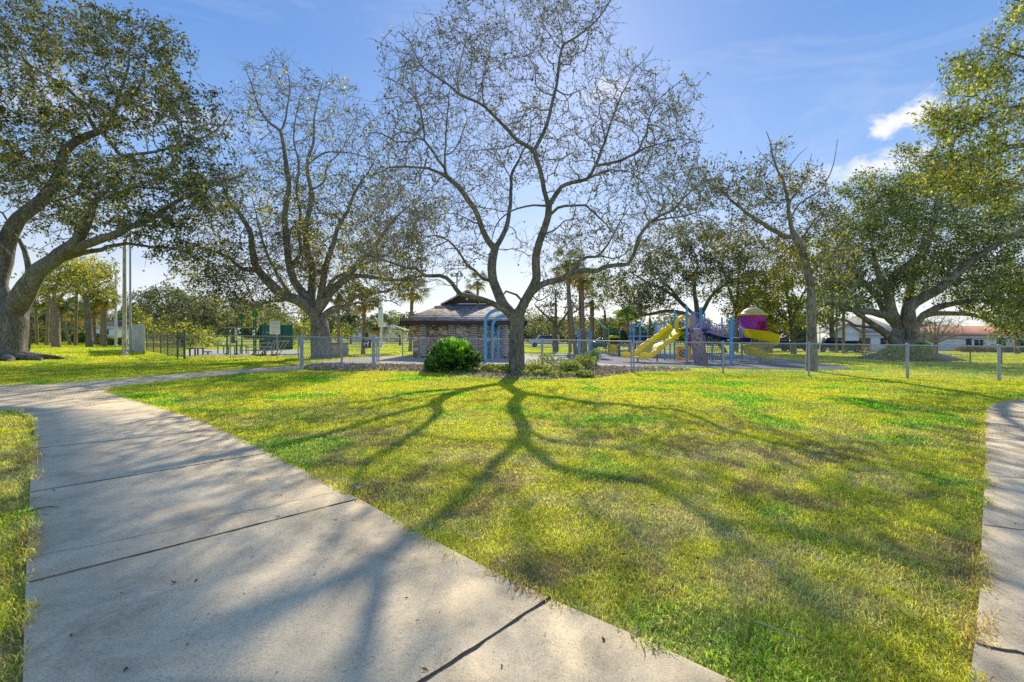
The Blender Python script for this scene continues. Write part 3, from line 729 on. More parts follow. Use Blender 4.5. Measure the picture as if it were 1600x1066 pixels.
def mid_oak():
    d = 26.5; t = Tree(d, 31); L = t.limb
    L([(505, 563), (504, 552), (503, 535), (501, 517), (499, 502)], .72, .50, (0, 0), .25, grow=False, tpow=.35)
    L([(499, 506), (489, 488), (478, 478), (466, 469), (452, 465), (441, 460), (428, 448), (418, 437), (403, 421), (397, 404), (394, 385), (393, 368), (384, 348), (372, 330), (359, 317), (351, 300), (340, 270)], .34, .03, (0, -2), .3, .05)
    L([(404, 423), (390, 421), (379, 421), (368, 414), (360, 406), (345, 398), (328, 392), (312, 386), (296, 382)], .14, .03, (-1, -2.5), .3, .05)
    L([(455, 466), (441, 469), (421, 470), (400, 478), (380, 474)], .12, .03, (-.5, -2), .3, .05)
    L([(490, 488), (480, 466), (469, 452), (460, 438), (455, 424), (450, 400), (449, 370), (446, 340), (449, 310), (452, 290), (449, 268), (445, 240), (438, 206), (424, 195), (407, 173), (390, 125), (382, 105)], .26, .02, (0, 1.2), .3, .05)
    L([(440, 206), (445, 190), (452, 142), (450, 116), (435, 91), (424, 75)], .06, .012, (1, .2), .3, .05)
    L([(455, 420), (470, 395), (468, 360), (470, 330), (464, 299), (468, 257), (460, 222), (462, 190), (470, 150)], .12, .014, (.3, -2), .3, .05)
    L([(493, 490), (486, 466), (487, 441), (486, 418), (480, 393), (476, 362), (480, 342), (486, 318), (487, 302), (480, 257), (490, 222), (491, 184), (497, 153), (505, 125)], .24, .015, (0, 3), .3, .05)
    L([(486, 300), (505, 285), (512, 257), (530, 240), (545, 215), (556, 190)], .07, .012, (2, 3), .3, .05)
    L([(488, 262), (508, 240), (542, 240), (570, 246), (590, 262)], .06, .012, (2.5, 0), .3, .05)
    L([(499, 492), (499, 469), (505, 441), (508, 424), (515, 400), (522, 382), (530, 355), (545, 330), (555, 300), (575, 270), (590, 240)], .22, .014, (0, -2.5), .3, .05)
    L([(502, 490), (508, 470), (516, 458), (524, 447), (539, 435), (552, 420), (563, 406), (580, 393), (592, 375), (600, 362), (612, 346), (624, 334), (645, 318)], .26, .02, (0, -1), .3, .05)
    L([(530, 440), (550, 432), (570, 431), (596, 435), (620, 437), (644, 436), (660, 428)], .15, .04, (-.3, -2.2), .3, .05)
    L([(500, 505), (510, 490), (521, 483), (542, 480), (552, 468), (562, 462), (584, 458), (605, 455), (625, 448)], .2, .03, (0, -2), .3, .05)
    L([(545, 478), (560, 474), (581, 477), (598, 469), (612, 472), (626, 478)], .09, .02, (-.5, 1), .3, .05)
    L([(498, 500), (486, 482), (462, 470), (440, 440), (420, 400), (405, 350), (392, 300)], .16, .02, (0, 4), .3, .08)
    L([(505, 470), (520, 440), (560, 420), (600, 400), (640, 385)], .14, .02, (1, 4.5), .3, .08)
    S = [(400, 160, 45, 75, 0, 3, 260), (450, 150, 50, 70, 0, 4, 300), (520, 190, 60, 75, 0, 4.5, 420), (450, 260, 90, 60, 0, 5, 560), (570, 290, 80, 60, -.5, 4.5, 620), (480, 340, 120, 55, 0, 5.5, 800),
         (345, 330, 60, 70, -1.5, 4, 520), (340, 420, 75, 50, -1.5, 4, 620), (440, 400, 100, 45, 0, 5, 620), (590, 380, 90, 50, -.5, 5, 1050), (640, 330, 70, 50, 0, 4, 420), (620, 440, 60, 30, -1, 4, 320), (395, 470, 70, 22, -1, 3.5, 240), (560, 460, 60, 25, 0, 4, 220), (505, 430, 110, 30, 2, 4, 300)]
    t.colonize(ell(d, S, 22), D=.38, kill=.52, infl=8, jit=.40, up=.05)
    t.twigs(2, .55, .2, 2, frac=.9)
    t.mesh(.04, .008)
    def kp(p):
        row = HZ - (p[:, 2] - CH) / p[:, 1] * F
        return t.r.rand(len(p)) < np.clip(.16 + (row - 240) / 170, .16, 1)
    n = t.leaves(5.2, .115, .14, .035, [(.045, .05, .02), (.07, .078, .028), (.10, .105, .04), (.13, .13, .06), (.07, .06, .035)], clump=.9, yellow=.20, keep=kp, ycol=(.36, .33, .04))
    print('mid oak', len(t.P), n)
    e = t.build('oak_tree', 'broad many limbed oak with a hollow in its thick trunk left of the stone building', 'tree', MAT['bark_grey'], MAT['leaf'])
    m = MB(); c = P(500, 523, d - .50)
    m.lathe([0, 0, 0], [(.13, 0), (.20, .03), (.26, .09), (.30, .02)], 16)
    V = np.vstack(m.V); V = np.stack([V[:, 0], -V[:, 2], V[:, 1] * 1.25], 1) + c; m.V = [V]
    m.build('bark_collar', MAT['bark_grey'], e, True)
    h = MB(); h.lathe([0, 0, 0], [(.001, .02), (.15, .02)], 14); V = np.vstack(h.V); h.V = [np.stack([V[:, 0], -V[:, 2], V[:, 1] * 1.25], 1) + c]; h.build('hollow', MAT['black'], e)
mid_oak()

def left_oak():
    d = 21.6; t = Tree(d, 41); L = t.limb
    L([(8, 568), (8, 556), (10, 540), (12, 520), (13, 500), (14, 488)], .95, .66, (0, 0), .25, grow=False, tpow=.4)
    L([(14, 492), (27, 475), (40, 455), (52, 435), (64, 420), (80, 409), (92, 397), (107, 387), (120, 375), (132, 355), (142, 335), (150, 315), (168, 296), (185, 270)], .46, .05, (0, -1.5), .28, .05)
    L([(104, 390), (122, 386), (135, 381), (152, 376), (169, 370), (186, 365), (203, 354), (220, 348), (234, 343), (250, 333), (265, 322), (282, 313), (298, 305), (316, 298), (333, 291), (352, 280)], .20, .02, (-.6, -3), .28, .05)
    L([(88, 402), (113, 401), (135, 394), (158, 390), (180, 385), (197, 381), (220, 385), (245, 388), (265, 388), (285, 392), (305, 402)], .14, .02, (-.3, 1.5), .28, .06)
    L([(14, 490), (5, 468), (-4, 447), (0, 425), (4, 408), (8, 380), (17, 357), (30, 340), (45, 328), (65, 314), (78, 297), (88, 280), (95, 262), (97, 246), (104, 232), (113, 225), (132, 214), (152, 206)], .42, .15, (0, 1), .28, .05)
    L([(152, 206), (166, 198), (176, 184), (183, 169), (188, 146), (196, 125), (200, 113), (202, 92), (203, 70), (207, 45)], .12, .015, (1, 0), .28, .05)
    L([(152, 206), (142, 190), (132, 170), (118, 154), (107, 141), (90, 128), (73, 120), (55, 108), (39, 96), (28, 78), (17, 59), (8, 40)], .10, .014, (1, 2.5), .28, .05)
    L([(156, 202), (165, 212), (180, 231), (189, 242), (210, 241), (231, 239), (250, 236), (270, 231), (290, 226), (310, 220), (332, 208), (352, 192), (362, 176)], .10, .014, (1, -2), .28, .05)
    L([(97, 246), (107, 228), (118, 208), (116, 195), (110, 182), (108, 165)], .05, .014, (.8, 3), .28, .05)
    L([(186, 150), (170, 125), (160, 90), (150, 60), (140, 30)], .045, .010, (.3, 2), .28, .06)
    L([(183, 168), (205, 150), (225, 120), (232, 80), (250, 60), (280, 45)], .055, .010, (.3, -1.5), .28, .06)
    L([(48, 443), (46, 420), (38, 392), (30, 376), (18, 362)], .16, .05, (0, -1), .28, .03)
    L([(65, 314), (90, 312), (112, 306), (140, 300), (165, 310)], .07, .015, (.6, 2), .28, .05)
    L([(150, 318), (190, 300), (230, 285), (262, 268)], .08, .015, (-1.2, -3), .28, .05)
    L([(8, 400), (-20, 370), (-60, 330), (-110, 300), (-170, 280)], .3, .04, (0, -2), .3, .05)
    L([(-60, 330), (-80, 250), (-70, 170), (-50, 100), (-40, 40)], .2, .02, (-1, 1), .3, .05)
    S = [(40, 70, 80, 60, 1.5, 3, 520), (140, 60, 90, 60, 1, 3.5, 560), (235, 90, 55, 70, 0, 3, 330), (60, 170, 90, 50, 1.5, 3.5, 480), (180, 160, 80, 55, .5, 3.5, 420), (305, 190, 75, 60, -1, 3, 560),
         (30, 260, 90, 60, 1, 3.5, 560), (150, 280, 90, 50, 0, 3.5, 640), (270, 280, 80, 45, -1.5, 3, 500), (110, 340, 100, 35, 0, 3, 380), (230, 345, 90, 40, -1, 3, 420), (340, 290, 55, 55, -2, 2.5, 360), (250, 150, 60, 50, 0, 3, 300), (280, 395, 50, 22, .5, 2, 110), (-60, 150, 80, 130, 0, 3.5, 500), (-70, 320, 70, 70, -1, 3, 200), (30, 10, 100, 40, 1.5, 3, 200)]
    t.colonize(ell(d, S, 23), D=.32, kill=.44, infl=7, jit=.45)
    t.twigs(2, .45, .15, 2, frac=.9)
    t.mesh(.035, .007)
    n = t.leaves(3.7, .13, .10, .03, [(.036, .052, .018), (.056, .076, .024), (.085, .11, .034), (.14, .165, .06), (.08, .072, .035)], clump=1.35, yellow=.12, ycol=(.26, .22, .035))
    print('left oak', len(t.P), n)
    e = t.build('oak_tree', 'dark leafy oak with massive curved trunk, nearest tree on the left side of the lawn', 'tree', MAT['bark'], MAT['leaf'])
    m = MB(); r = np.random.RandomState(5)
    b = G(8, d=d)
    for a in np.linspace(-2.9, .3, 7):
        L_ = .9 + .8 * r.rand(); p = [b + [.35 * math.cos(a), .35 * math.sin(a), .55], b + [.8 * math.cos(a), .8 * math.sin(a), .16], b + [(.9 + L_ * .6) * math.cos(a + .15), (.9 + L_ * .6) * math.sin(a + .15), .05], b + [(.9 + L_) * math.cos(a), (.9 + L_) * math.sin(a), -.06]]
        c = catmull(p, .12); m.tube(c, np.linspace(.30, .03, len(c)), 7)
    m.build('root_flare', MAT['bark'], e, True)
left_oak()

def slim_tree():
    d = 20.7; t = Tree(d, 51); L = t.limb
    L([(1268, 583), (1268, 570), (1268, 540), (1268, 501), (1268, 458), (1264, 436), (1260, 420), (1255, 400), (1249, 382), (1241, 368)], .25, .15, (0, 0), .25, grow=False, tpow=.6)
    L([(1241, 368), (1236, 350), (1232, 330), (1231, 314), (1224, 287), (1213, 262), (1205, 235), (1203, 222), (1197, 204)], .10, .012, (0, -.8), .25, .04)
    L([(1240, 376), (1228, 371), (1217, 364), (1206, 358), (1195, 350), (1182, 342), (1170, 335), (1158, 324), (1145, 314), (1130, 300), (1112, 288), (1095, 276)], .12, .015, (0, -1.8), .25, .04)
    L([(1231, 320), (1245, 300), (1258, 280), (1262, 262), (1268, 240)], .05, .010, (0, 1), .25, .05)
    L([(1233, 335), (1250, 318), (1272, 305), (1288, 290), (1297, 272), (1302, 258), (1306, 236), (1309, 218)], .045, .010, (0, -1.2), .25, .02, grow=False)
    L([(1222, 284), (1232, 262), (1246, 244), (1262, 230)], .03, .008, (-.5, 0), .25, .03, grow=False)
    L([(1213, 262), (1200, 250), (1188, 240), (1180, 228)], .025, .007, (-.5, -1), .25, .03, grow=False)
    L([(1206, 240), (1216, 225), (1222, 210)], .018, .006, (-.6, -.4), .25, .02, grow=False)
    L([(1262, 430), (1280, 415), (1300, 400), (1315, 380)], .06, .012, (0, -1), .25, .04)
    L([(1250, 385), (1262, 360), (1275, 340), (1290, 325)], .06, .012, (0, 1.2), .25, .04)
    L([(1182, 342), (1165, 350), (1150, 362), (1135, 372)], .03, .010, (-1, -2), .25, .04)
    S = [(1120, 290, 55, 45, -1.2, 1.8, 220), (1180, 300, 50, 45, -.8, 1.8, 190), (1235, 290, 50, 40, 0, 2, 180), (1210, 235, 32, 22, -.5, 1.2, 40), (1270, 290, 35, 30, .5, 1.5, 110), (1150, 370, 60, 30, -1, 1.8, 160), (1300, 400, 42, 50, 0, 2, 170), (1225, 400, 45, 35, 0, 2, 120), (1290, 340, 35, 35, .5, 1.5, 110), (1200, 340, 50, 30, .5, 1.5, 90)]
    t.colonize(ell(d, S, 24), D=.28, kill=.38, infl=5, jit=.32)
    t.twigs(2, .40, .2, 2, frac=.85)
    t.mesh(.03, .0065)
    n = t.leaves(5.4, .095, .10, .028, [(.06, .065, .025), (.09, .095, .03), (.13, .13, .045), (.08, .07, .035)], clump=.6, yellow=.15, ycol=(.32, .28, .04))
    print('slim', len(t.P), n)
    t.build('oak_tree', 'tall slim oak with pale straight trunk and bare dead top at the fence line', 'tree', MAT['bark_grey'], MAT['leaf'])
slim_tree()

def ficus():
    d = 36; t = Tree(d, 61); L = t.limb
    L([(1414, 566), (1414, 552), (1413, 538), (1412, 524), (1410, 512)], 1.45, .80, (0, 0), .4, grow=False, tpow=.45)
    L([(1416, 560), (1424, 535), (1424, 515), (1421, 500), (1420, 482), (1428, 472), (1438, 466), (1450, 460), (1464, 453), (1475, 444), (1488, 433), (1502, 420), (1520, 405), (1538, 393), (1560, 380), (1580, 368), (1600, 357), (1640, 340)], .55, .05, (-.4, -3), .4, .06)
    L([(1410, 515), (1400, 503), (1393, 490), (1390, 478), (1387, 460), (1380, 444), (1372, 428), (1368, 405), (1360, 380)], .50, .06, (0, -1.5), .4, .05)
    L([(1389, 465), (1391, 446), (1400, 428), (1414, 418), (1426, 409), (1438, 400), (1447, 388), (1453, 374), (1459, 356), (1463, 338), (1463, 312), (1470, 298), (1478, 286)], .32, .04, (-.8, -2.2), .4, .05)
    L([(1404, 508), (1394, 496), (1379, 491), (1365, 487), (1348, 486), (1330, 484), (1316, 482), (1300, 477), (1285, 474), (1268, 476)], .36, .05, (0, -2), .4, .06)
    L([(1406, 540), (1392, 530), (1379, 517), (1368, 508), (1358, 501), (1348, 494), (1337, 488), (1322, 477), (1306, 468), (1288, 466)], .34, .04, (-.5, -3.5), .4, .06)
    L([(1385, 523), (1364, 512), (1350, 511), (1337, 509), (1325, 502), (1316, 500), (1298, 503), (1277, 509)], .14, .03, (-.6, 1), .4, .05)
    L([(1425, 520), (1432, 505), (1443, 493), (1455, 486), (1470, 480), (1490, 475), (1508, 472), (1528, 470), (1548, 472), (1575, 468), (1605, 465), (1640, 470)], .28, .04, (0, -2), .4, .05)
    L([(1428, 516), (1436, 500), (1448, 493), (1463, 490), (1490, 490), (1517, 492), (1542, 499), (1561, 508), (1580, 507), (1605, 504), (1635, 500)], .24, .04, (0, 2), .4, .05)
    L([(1488, 433), (1505, 438), (1525, 434), (1550, 428), (1580, 425)], .14, .03, (-1.5, -4), .4, .05)
    L([(1415, 510), (1418, 470), (1425, 430), (1440, 390), (1445, 350)], .4, .05, (1, 4), .4, .1)
    L([(1395, 500), (1370, 460), (1340, 430), (1315, 400), (1300, 380)], .35, .04, (1, 3), .4, .1)
    L([(1372, 440), (1345, 445), (1318, 442), (1290, 436)], .16, .04, (-1, -3.5), .4, .05)
    S = [(1330, 370, 65, 60, 0, 5, 700), (1400, 350, 70, 70, 0, 6, 800), (1480, 340, 70, 70, 0, 6, 700), (1560, 350, 70, 70, 0, 6, 500), (1330, 440, 70, 38, 0, 6, 520), (1430, 420, 110, 50, 1, 6, 800), (1540, 440, 80, 50, 0, 6, 620), (1590, 480, 60, 40, 0, 5, 300), (1290, 470, 40, 25, -1, 4, 160), (1420, 290, 80, 30, 0, 4, 260), (1360, 300, 60, 30, 0, 4, 220), (1500, 280, 90, 30, 0, 4, 260), (1660, 420, 60, 80, 0, 5, 260), (1580, 520, 40, 16, -1, 3, 60)]
    t.colonize(ell(d, S, 25), D=.50, kill=.62, infl=10, jit=.3)
    t.twigs(2, .65, 0, 2, frac=.9)
    t.mesh(.05, .010)
    n = t.leaves(6.2, .17, .22, .05, [(.045, .078, .026), (.072, .115, .034), (.11, .155, .045), (.19, .22, .065)], clump=1.3, yellow=.2, ycol=(.28, .28, .04))
    print('ficus', len(t.P), n)
    e = t.build('ficus_tree', 'huge dense dark green tree with several pale trunks merging beyond the right fence', 'tree', MAT['bark_ficus'], MAT['leaf'])
    m = MB(); r = np.random.RandomState(8); b = G(1414, d=d)
    for a in np.linspace(-3.2, .4, 9):
        L_ = 1.2 + 1.6 * r.rand(); q = lambda k, z: b + [k * math.cos(a), k * math.sin(a), z]
        c = catmull([q(.7, 1.3), q(1.4, .45), q(1.8 + L_ * .5, .12), q(1.8 + L_, -.08)], .2); m.tube(c, np.linspace(.5, .06, len(c)), 7)
    m.build('buttress_root', MAT['bark_ficus'], e, True)
ficus()

def right_tree():
    d = 15.0; t = Tree(d, 71); L = t.limb
    L([(1830, 600), (1828, 540), (1822, 450), (1812, 350), (1800, 290)], .42, .30, (0, 0), .3, grow=False)
    L([(1800, 290), (1760, 262), (1710, 245), (1660, 236), (1620, 230), (1590, 228), (1562, 236), (1530, 244), (1500, 250), (1470, 256), (1440, 262)], .16, .012, (0, -1), .25, .04)
    L([(1805, 310), (1760, 240), (1700, 195), (1650, 172), (1600, 166), (1570, 170), (1545, 162), (1520, 152), (1490, 150)], .16, .012, (0, .8), .25, .04)
    L([(1800, 290), (1770, 200), (1720, 110), (1680, 50), (1640, 20), (1600, 5), (1575, -2)], .2, .02, (0, -.5), .25, .05)
    L([(1700, 195), (1660, 130), (1620, 95), (1580, 80), (1550, 70)], .08, .01, (.3, -1.2), .25, .05)
    L([(1650, 240), (1610, 280), (1570, 300), (1530, 318)], .07, .01, (0, 1), .25, .05)
    L([(1820, 400), (1760, 350), (1700, 320), (1640, 300), (1600, 290)], .12, .02, (0, -1.5), .25, .05)
    S = [(1560, 100, 50, 55, -.5, 1.6, 200), (1515, 120, 55, 45, 0, 1.8, 260), (1575, 180, 60, 45, 0, 2, 280), (1490, 190, 60, 35, 0, 1.8, 220), (1450, 245, 60, 24, -.6, 1.4, 140), (1540, 250, 80, 40, -.5, 1.8, 340), (1500, 285, 80, 26, 0, 1.6, 200), (1600, 20, 30, 30, -.5, 1.5, 50), (1640, 120, 60, 100, 0, 2.5, 200), (1560, 310, 60, 24, .5, 1.6, 110), (1700, 250, 70, 120, 0, 2.5, 150)]
    t.colonize(ell(d, S, 26), D=.24, kill=.33, infl=5, jit=.3)
    t.twigs(2, .32, -.1, 2, frac=.9)
    t.mesh(.028, .0055)
    n = t.leaves(7.5, .085, .09, .028, [(.07, .10, .025), (.11, .15, .03), (.17, .20, .04), (.24, .26, .05)], clump=1.2, yellow=.14, ycol=(.38, .36, .04), aspect=.5)
    print('right', len(t.P), n)
    t.build('broadleaf_tree', 'yellow green tree whose leafy branches reach in from the right edge of the photo', 'tree', MAT['bark'], MAT['leaf_bright'])
right_tree()
# ------------------------------------------------------------------ background trees
def bg_tree(name, label, base_px, d, limbs, crowns, D, cols, seed, leaf=(4, .28, .28), bark='bark', r0=.3, yellow=.15, ycol=(.30, .27, .04), clump=.8, group=None, lm='leaf', flare=1.35):
    t = Tree(d, seed)
    first = True
    for l in limbs:
        pts, a, b = l[0], l[1], l[2]; dd = l[3] if len(l) > 3 else (0, 0)
        t.limb(pts, a, b, dd, D * .8, D * .10, grow=not first or len(limbs) == 1, gfrom=.5 if first else .2); first = False
    t.colonize(ell(d, [(c[0], c[1], c[2], c[3], c[4], c[5], int(c[6])) for c in crowns], seed), D=D, kill=D * 1.3, infl=D * 25, jit=.35)
    t.twigs(2, D * 1.1, .1, 2, frac=.8); t.mesh(.05, .010)
    t.leaves(leaf[0], leaf[1], leaf[2], .07, cols, clump=clump, yellow=yellow, ycol=ycol)
    return t.build(name, label, 'tree', MAT[bark], MAT[lm], root=G(base_px, d=d), group=group)
def tr(px, d, top, w=0): return [(px, hrow(px) + F * CH / d + 2), (px + w * .5, (top + hrow(px) + F * CH / d) / 2), (px + w, top)]
GREYG = [(.07, .08, .045), (.10, .11, .06), (.14, .15, .09), (.19, .20, .13)]
bg_tree('oak_tree', 'wide dark oak with two leaning trunks standing behind the wave slide', 1085, 50, [([(1134, 552), (1120, 530), (1098, 505), (1070, 478), (1052, 455), (1035, 440)], .25, .12), ([(1088, 515), (1075, 495), (1060, 488), (1040, 486), (1010, 492), (975, 488)], .28, .08, (0, -3)), ([(1084, 500), (1088, 470), (1085, 440), (1090, 410)], .3, .1, (0, 2)), ([(1074, 482), (1050, 460), (1010, 440), (985, 425)], .22, .06, (0, 2)), ([(1090, 500), (1110, 465), (1135, 445), (1160, 430)], .25, .06, (0, -2))],
        [(1040, 410, 70, 45, 0, 6, 420), (1110, 420, 80, 55, 0, 6, 520), (1010, 460, 55, 26, -2, 5, 260), (1080, 370, 60, 26, 0, 5, 200), (1160, 460, 40, 30, 0, 5, 160), (970, 440, 40, 35, 0, 4, 160)], .75, GREYG[:3] + OLIVE[:2], 101, leaf=(9, .24, .28), yellow=.12)
bg_tree('oak_tree', 'small dark rounded oak between the main trunk and the tall palms', 868, 45, [(tr(868, 45, 505), .32, .2), ([(868, 510), (850, 490), (835, 475)], .16, .05), ([(868, 512), (885, 490), (900, 470)], .16, .05), ([(867, 508), (870, 485), (868, 460)], .16, .05)],
        [(850, 490, 36, 26, 0, 3, 170), (885, 480, 34, 30, 0, 3, 170), (865, 455, 30, 20, 0, 3, 110), (830, 510, 22, 16, 0, 2, 50)], .6, [(.03, .04, .02), (.05, .06, .028), (.08, .09, .045)], 102, leaf=(5, .20, .22), yellow=.05)
bg_tree('leafy_tree', 'yellow green tree with low foliage right of the purple tube', 1205, 46, [(tr(1240, 46, 500, -5), .28, .18), ([(1236, 505), (1210, 480), (1185, 470)], .16, .05), ([(1236, 505), (1250, 470), (1270, 440)], .18, .05), ([(1234, 502), (1230, 460), (1225, 420)], .16, .05)],
        [(1225, 440, 55, 40, 0, 4, 300), (1190, 480, 40, 26, 0, 4, 200), (1270, 480, 40, 25, 0, 4, 180), (1250, 400, 50, 30, 0, 4, 180), (1170, 440, 30, 25, 0, 3, 100), (1215, 505, 30, 14, 0, 3, 80)], .62, YELG, 103, leaf=(9, .22, .25), yellow=.3, ycol=(.40, .36, .04), lm='leaf_bright')
bg_tree('leafy_tree', 'olive green tree filling the gap between playground and slim pale oak', 1165, 52, [(tr(1150, 52, 480), .28, .16), ([(1150, 490), (1170, 450), (1185, 410)], .16, .05), ([(1150, 488), (1135, 440), (1125, 400)], .16, .05), ([(1150, 485), (1155, 430), (1160, 380)], .16, .05)],
        [(1150, 400, 55, 40, 0, 4, 260), (1180, 450, 50, 35, 0, 4, 220), (1125, 440, 35, 30, 0, 4, 140), (1215, 400, 45, 40, 0, 4, 170)], .72, [(.07, .085, .035), (.11, .12, .045), (.16, .16, .06)], 118, leaf=(6, .22, .25), yellow=.25)
bg_tree('leafy_tree', 'dark green tree directly behind the slim pale oak', 1300, 60, [(tr(1300, 60, 480), .35, .2)],
        [(1310, 460, 45, 35, 0, 4, 200), (1285, 500, 35, 12, 0, 3, 40), (1180, 505, 30, 22, 2, 3, 90), (1150, 490, 25, 20, 0, 3, 60)], .8, [(.03, .05, .018), (.05, .08, .025), (.08, .11, .035)], 104, leaf=(10, .30, .3), yellow=.15)
bg_tree('leafy_tree', 'yellow green canopy tree with a thick leaning trunk in the left grove', 88, 40, [([(89, 551), (87, 520), (85, 490), (83, 470)], .34, .24), ([(84, 480), (70, 450), (60, 430)], .14, .05), ([(84, 478), (105, 450), (125, 435)], .14, .05), ([(83, 475), (88, 440), (95, 420)], .14, .05)],
        [(85, 435, 50, 26, 0, 4, 260), (60, 460, 28, 16, 0, 3, 90), (120, 440, 38, 26, 0, 4, 190)], .55, YELG[:4], 105, leaf=(6, .19, .2), yellow=.3, bark='bark_palm', lm='leaf_bright')
bg_tree('leafy_tree', 'flat topped yellow green tree with dark trunk in the left grove', 140, 41, [([(140, 549), (139, 520), (137, 490), (135, 460)], .28, .2), ([(135, 465), (155, 445), (172, 438)], .12, .05), ([(136, 470), (118, 450), (105, 440)], .12, .05)],
        [(150, 430, 42, 25, 0, 4, 260), (120, 415, 40, 22, 0, 4, 180), (165, 460, 24, 14, 0, 3, 80), (130, 455, 30, 12, 0, 3, 90)], .55, YELG, 106, leaf=(6, .19, .2), yellow=.3, lm='leaf_bright')
bg_tree('bushy_tree', 'wide grey green bushy tree above the dark left fence', 285, 58, [(tr(285, 58, 515), .35, .2), ([(285, 520), (255, 500), (235, 490)], .18, .05), ([(285, 518), (315, 498), (335, 490)], .18, .05), ([(285, 516), (285, 490), (280, 465)], .18, .05)],
        [(240, 480, 38, 28, 0, 4, 240), (290, 475, 48, 26, 0, 5, 320), (335, 495, 32, 24, 0, 4, 200), (225, 510, 24, 20, 0, 3, 110), (300, 510, 60, 20, -2, 4, 260), (260, 455, 26, 10, 0, 3, 60)], .72, GREYG, 107, leaf=(11, .26, .32), yellow=.08)
bg_tree('bushy_tree', 'low yellow green bush spreading over the dark left fence', 275, 46, [(tr(285, 46, 535), .2, .1)],
        [(255, 520, 28, 14, 0, 3, 130), (300, 525, 42, 14, 0, 3, 200), (320, 540, 22, 12, 0, 2, 90), (225, 505, 14, 16, 0, 2, 60)], .55, YELG, 108, leaf=(12, .20, .25), yellow=.12, ycol=(.35, .34, .04), lm='leaf_bright')
bg_tree('bushy_tree', 'lacy pale tree behind the green practice wall', 420, 62, [(tr(425, 62, 510), .3, .2), ([(425, 515), (400, 495), (380, 492)], .15, .05), ([(425, 515), (445, 492), (465, 488)], .15, .05)],
        [(400, 492, 40, 20, 0, 4, 170), (450, 492, 38, 22, 0, 4, 170), (425, 480, 30, 10, 0, 4, 70)], .72, [(.15, .17, .07), (.22, .24, .10), (.10, .12, .05)], 109, leaf=(4.5, .26, .28), yellow=.25)
bg_tree('bushy_tree', 'bright yellow green bush seen just left of the hollow oak trunk', 465, 52, [(tr(468, 52, 525), .15, .1)], [(470, 520, 22, 14, 0, 3, 110), (450, 530, 14, 14, 0, 3, 50)], .6, YELG, 110, leaf=(8, .24, .25), yellow=.4, lm='leaf_bright')
bg_tree('bushy_tree', 'low rounded green tree between the hollow oak and the stone building', 545, 70, [(tr(548, 70, 520), .2, .1)], [(540, 518, 30, 12, 0, 4, 120), (575, 512, 22, 12, 0, 4, 90), (520, 528, 20, 10, 0, 3, 60)], .8, [(.09, .11, .04), (.14, .16, .05), (.22, .23, .05)], 111, leaf=(7, .32, .32), yellow=.25)
bg_tree('bushy_tree', 'low yellow green tree touching the left wall of the stone building', 625, 66, [(tr(625, 66, 525), .2, .1)], [(625, 522, 20, 8, 0, 3, 70), (610, 530, 25, 9, 0, 3, 70)], .8, YELG, 112, leaf=(6, .30, .3), yellow=.25)
bg_tree('bushy_tree', 'dense dark green bush behind the small yellow climber', 992, 48, [(tr(992, 48, 530), .15, .1)], [(992, 522, 24, 16, 0, 2.5, 150), (965, 530, 14, 12, 0, 2, 50)], .5, [(.012, .03, .012), (.02, .045, .016), (.04, .07, .02)], 113, leaf=(9, .2, .2), yellow=.02)
bg_tree('leafy_tree', 'open leafy tree filling the gap above the blue posts', 940, 62, [(tr(945, 62, 490), .25, .15)], [(955, 455, 40, 30, 0, 4, 200), (930, 440, 35, 25, 0, 4, 140), (985, 490, 30, 20, 0, 4, 100)], .8, [(.10, .12, .05), (.16, .18, .06), (.22, .22, .06)], 114, leaf=(4.5, .26, .28), yellow=.3)
bg_tree('leafy_tree', 'pale green tree at the far right behind the ficus branches', 1590, 60, [(tr(1590, 60, 500), .3, .2)], [(1590, 500, 60, 20, 0, 4, 220), (1555, 490, 40, 16, 0, 4, 120), (1600, 450, 50, 30, 0, 4, 200)], .8, [(.10, .13, .04), (.16, .19, .05), (.24, .25, .06)], 115, leaf=(5, .28, .3), yellow=.3)
bg_tree('leafy_tree', 'soft green tree rising behind the gym court posts', 365, 66, [(tr(365, 66, 505), .3, .18), ([(365, 510), (345, 480), (335, 465)], .15, .05), ([(365, 510), (390, 485), (400, 470)], .15, .05)], [(350, 480, 42, 26, 0, 4, 220), (385, 500, 40, 16, 0, 4, 140), (330, 505, 25, 18, 0, 4, 80)], .8, GREYG, 131, leaf=(9, .28, .3), yellow=.15)
bg_tree('leafy_tree', 'grey green tree glimpsed behind the low overhead bar climber', 1015, 68, [(tr(1015, 68, 500), .3, .18)], [(1010, 500, 40, 24, 0, 4, 190), (1050, 510, 30, 16, 0, 4, 100), (1095, 515, 30, 14, 0, 4, 90)], .85, GREYG, 132, leaf=(9, .3, .3), yellow=.12)
bg_tree('leafy_tree', 'pale leafy tree just right of the main trunk in the far background', 835, 72, [(tr(835, 72, 505), .3, .18)], [(832, 505, 26, 20, 0, 4, 120), (905, 515, 26, 16, 0, 4, 90)], .85, GREYG[1:], 133, leaf=(9, .3, .3), yellow=.15)
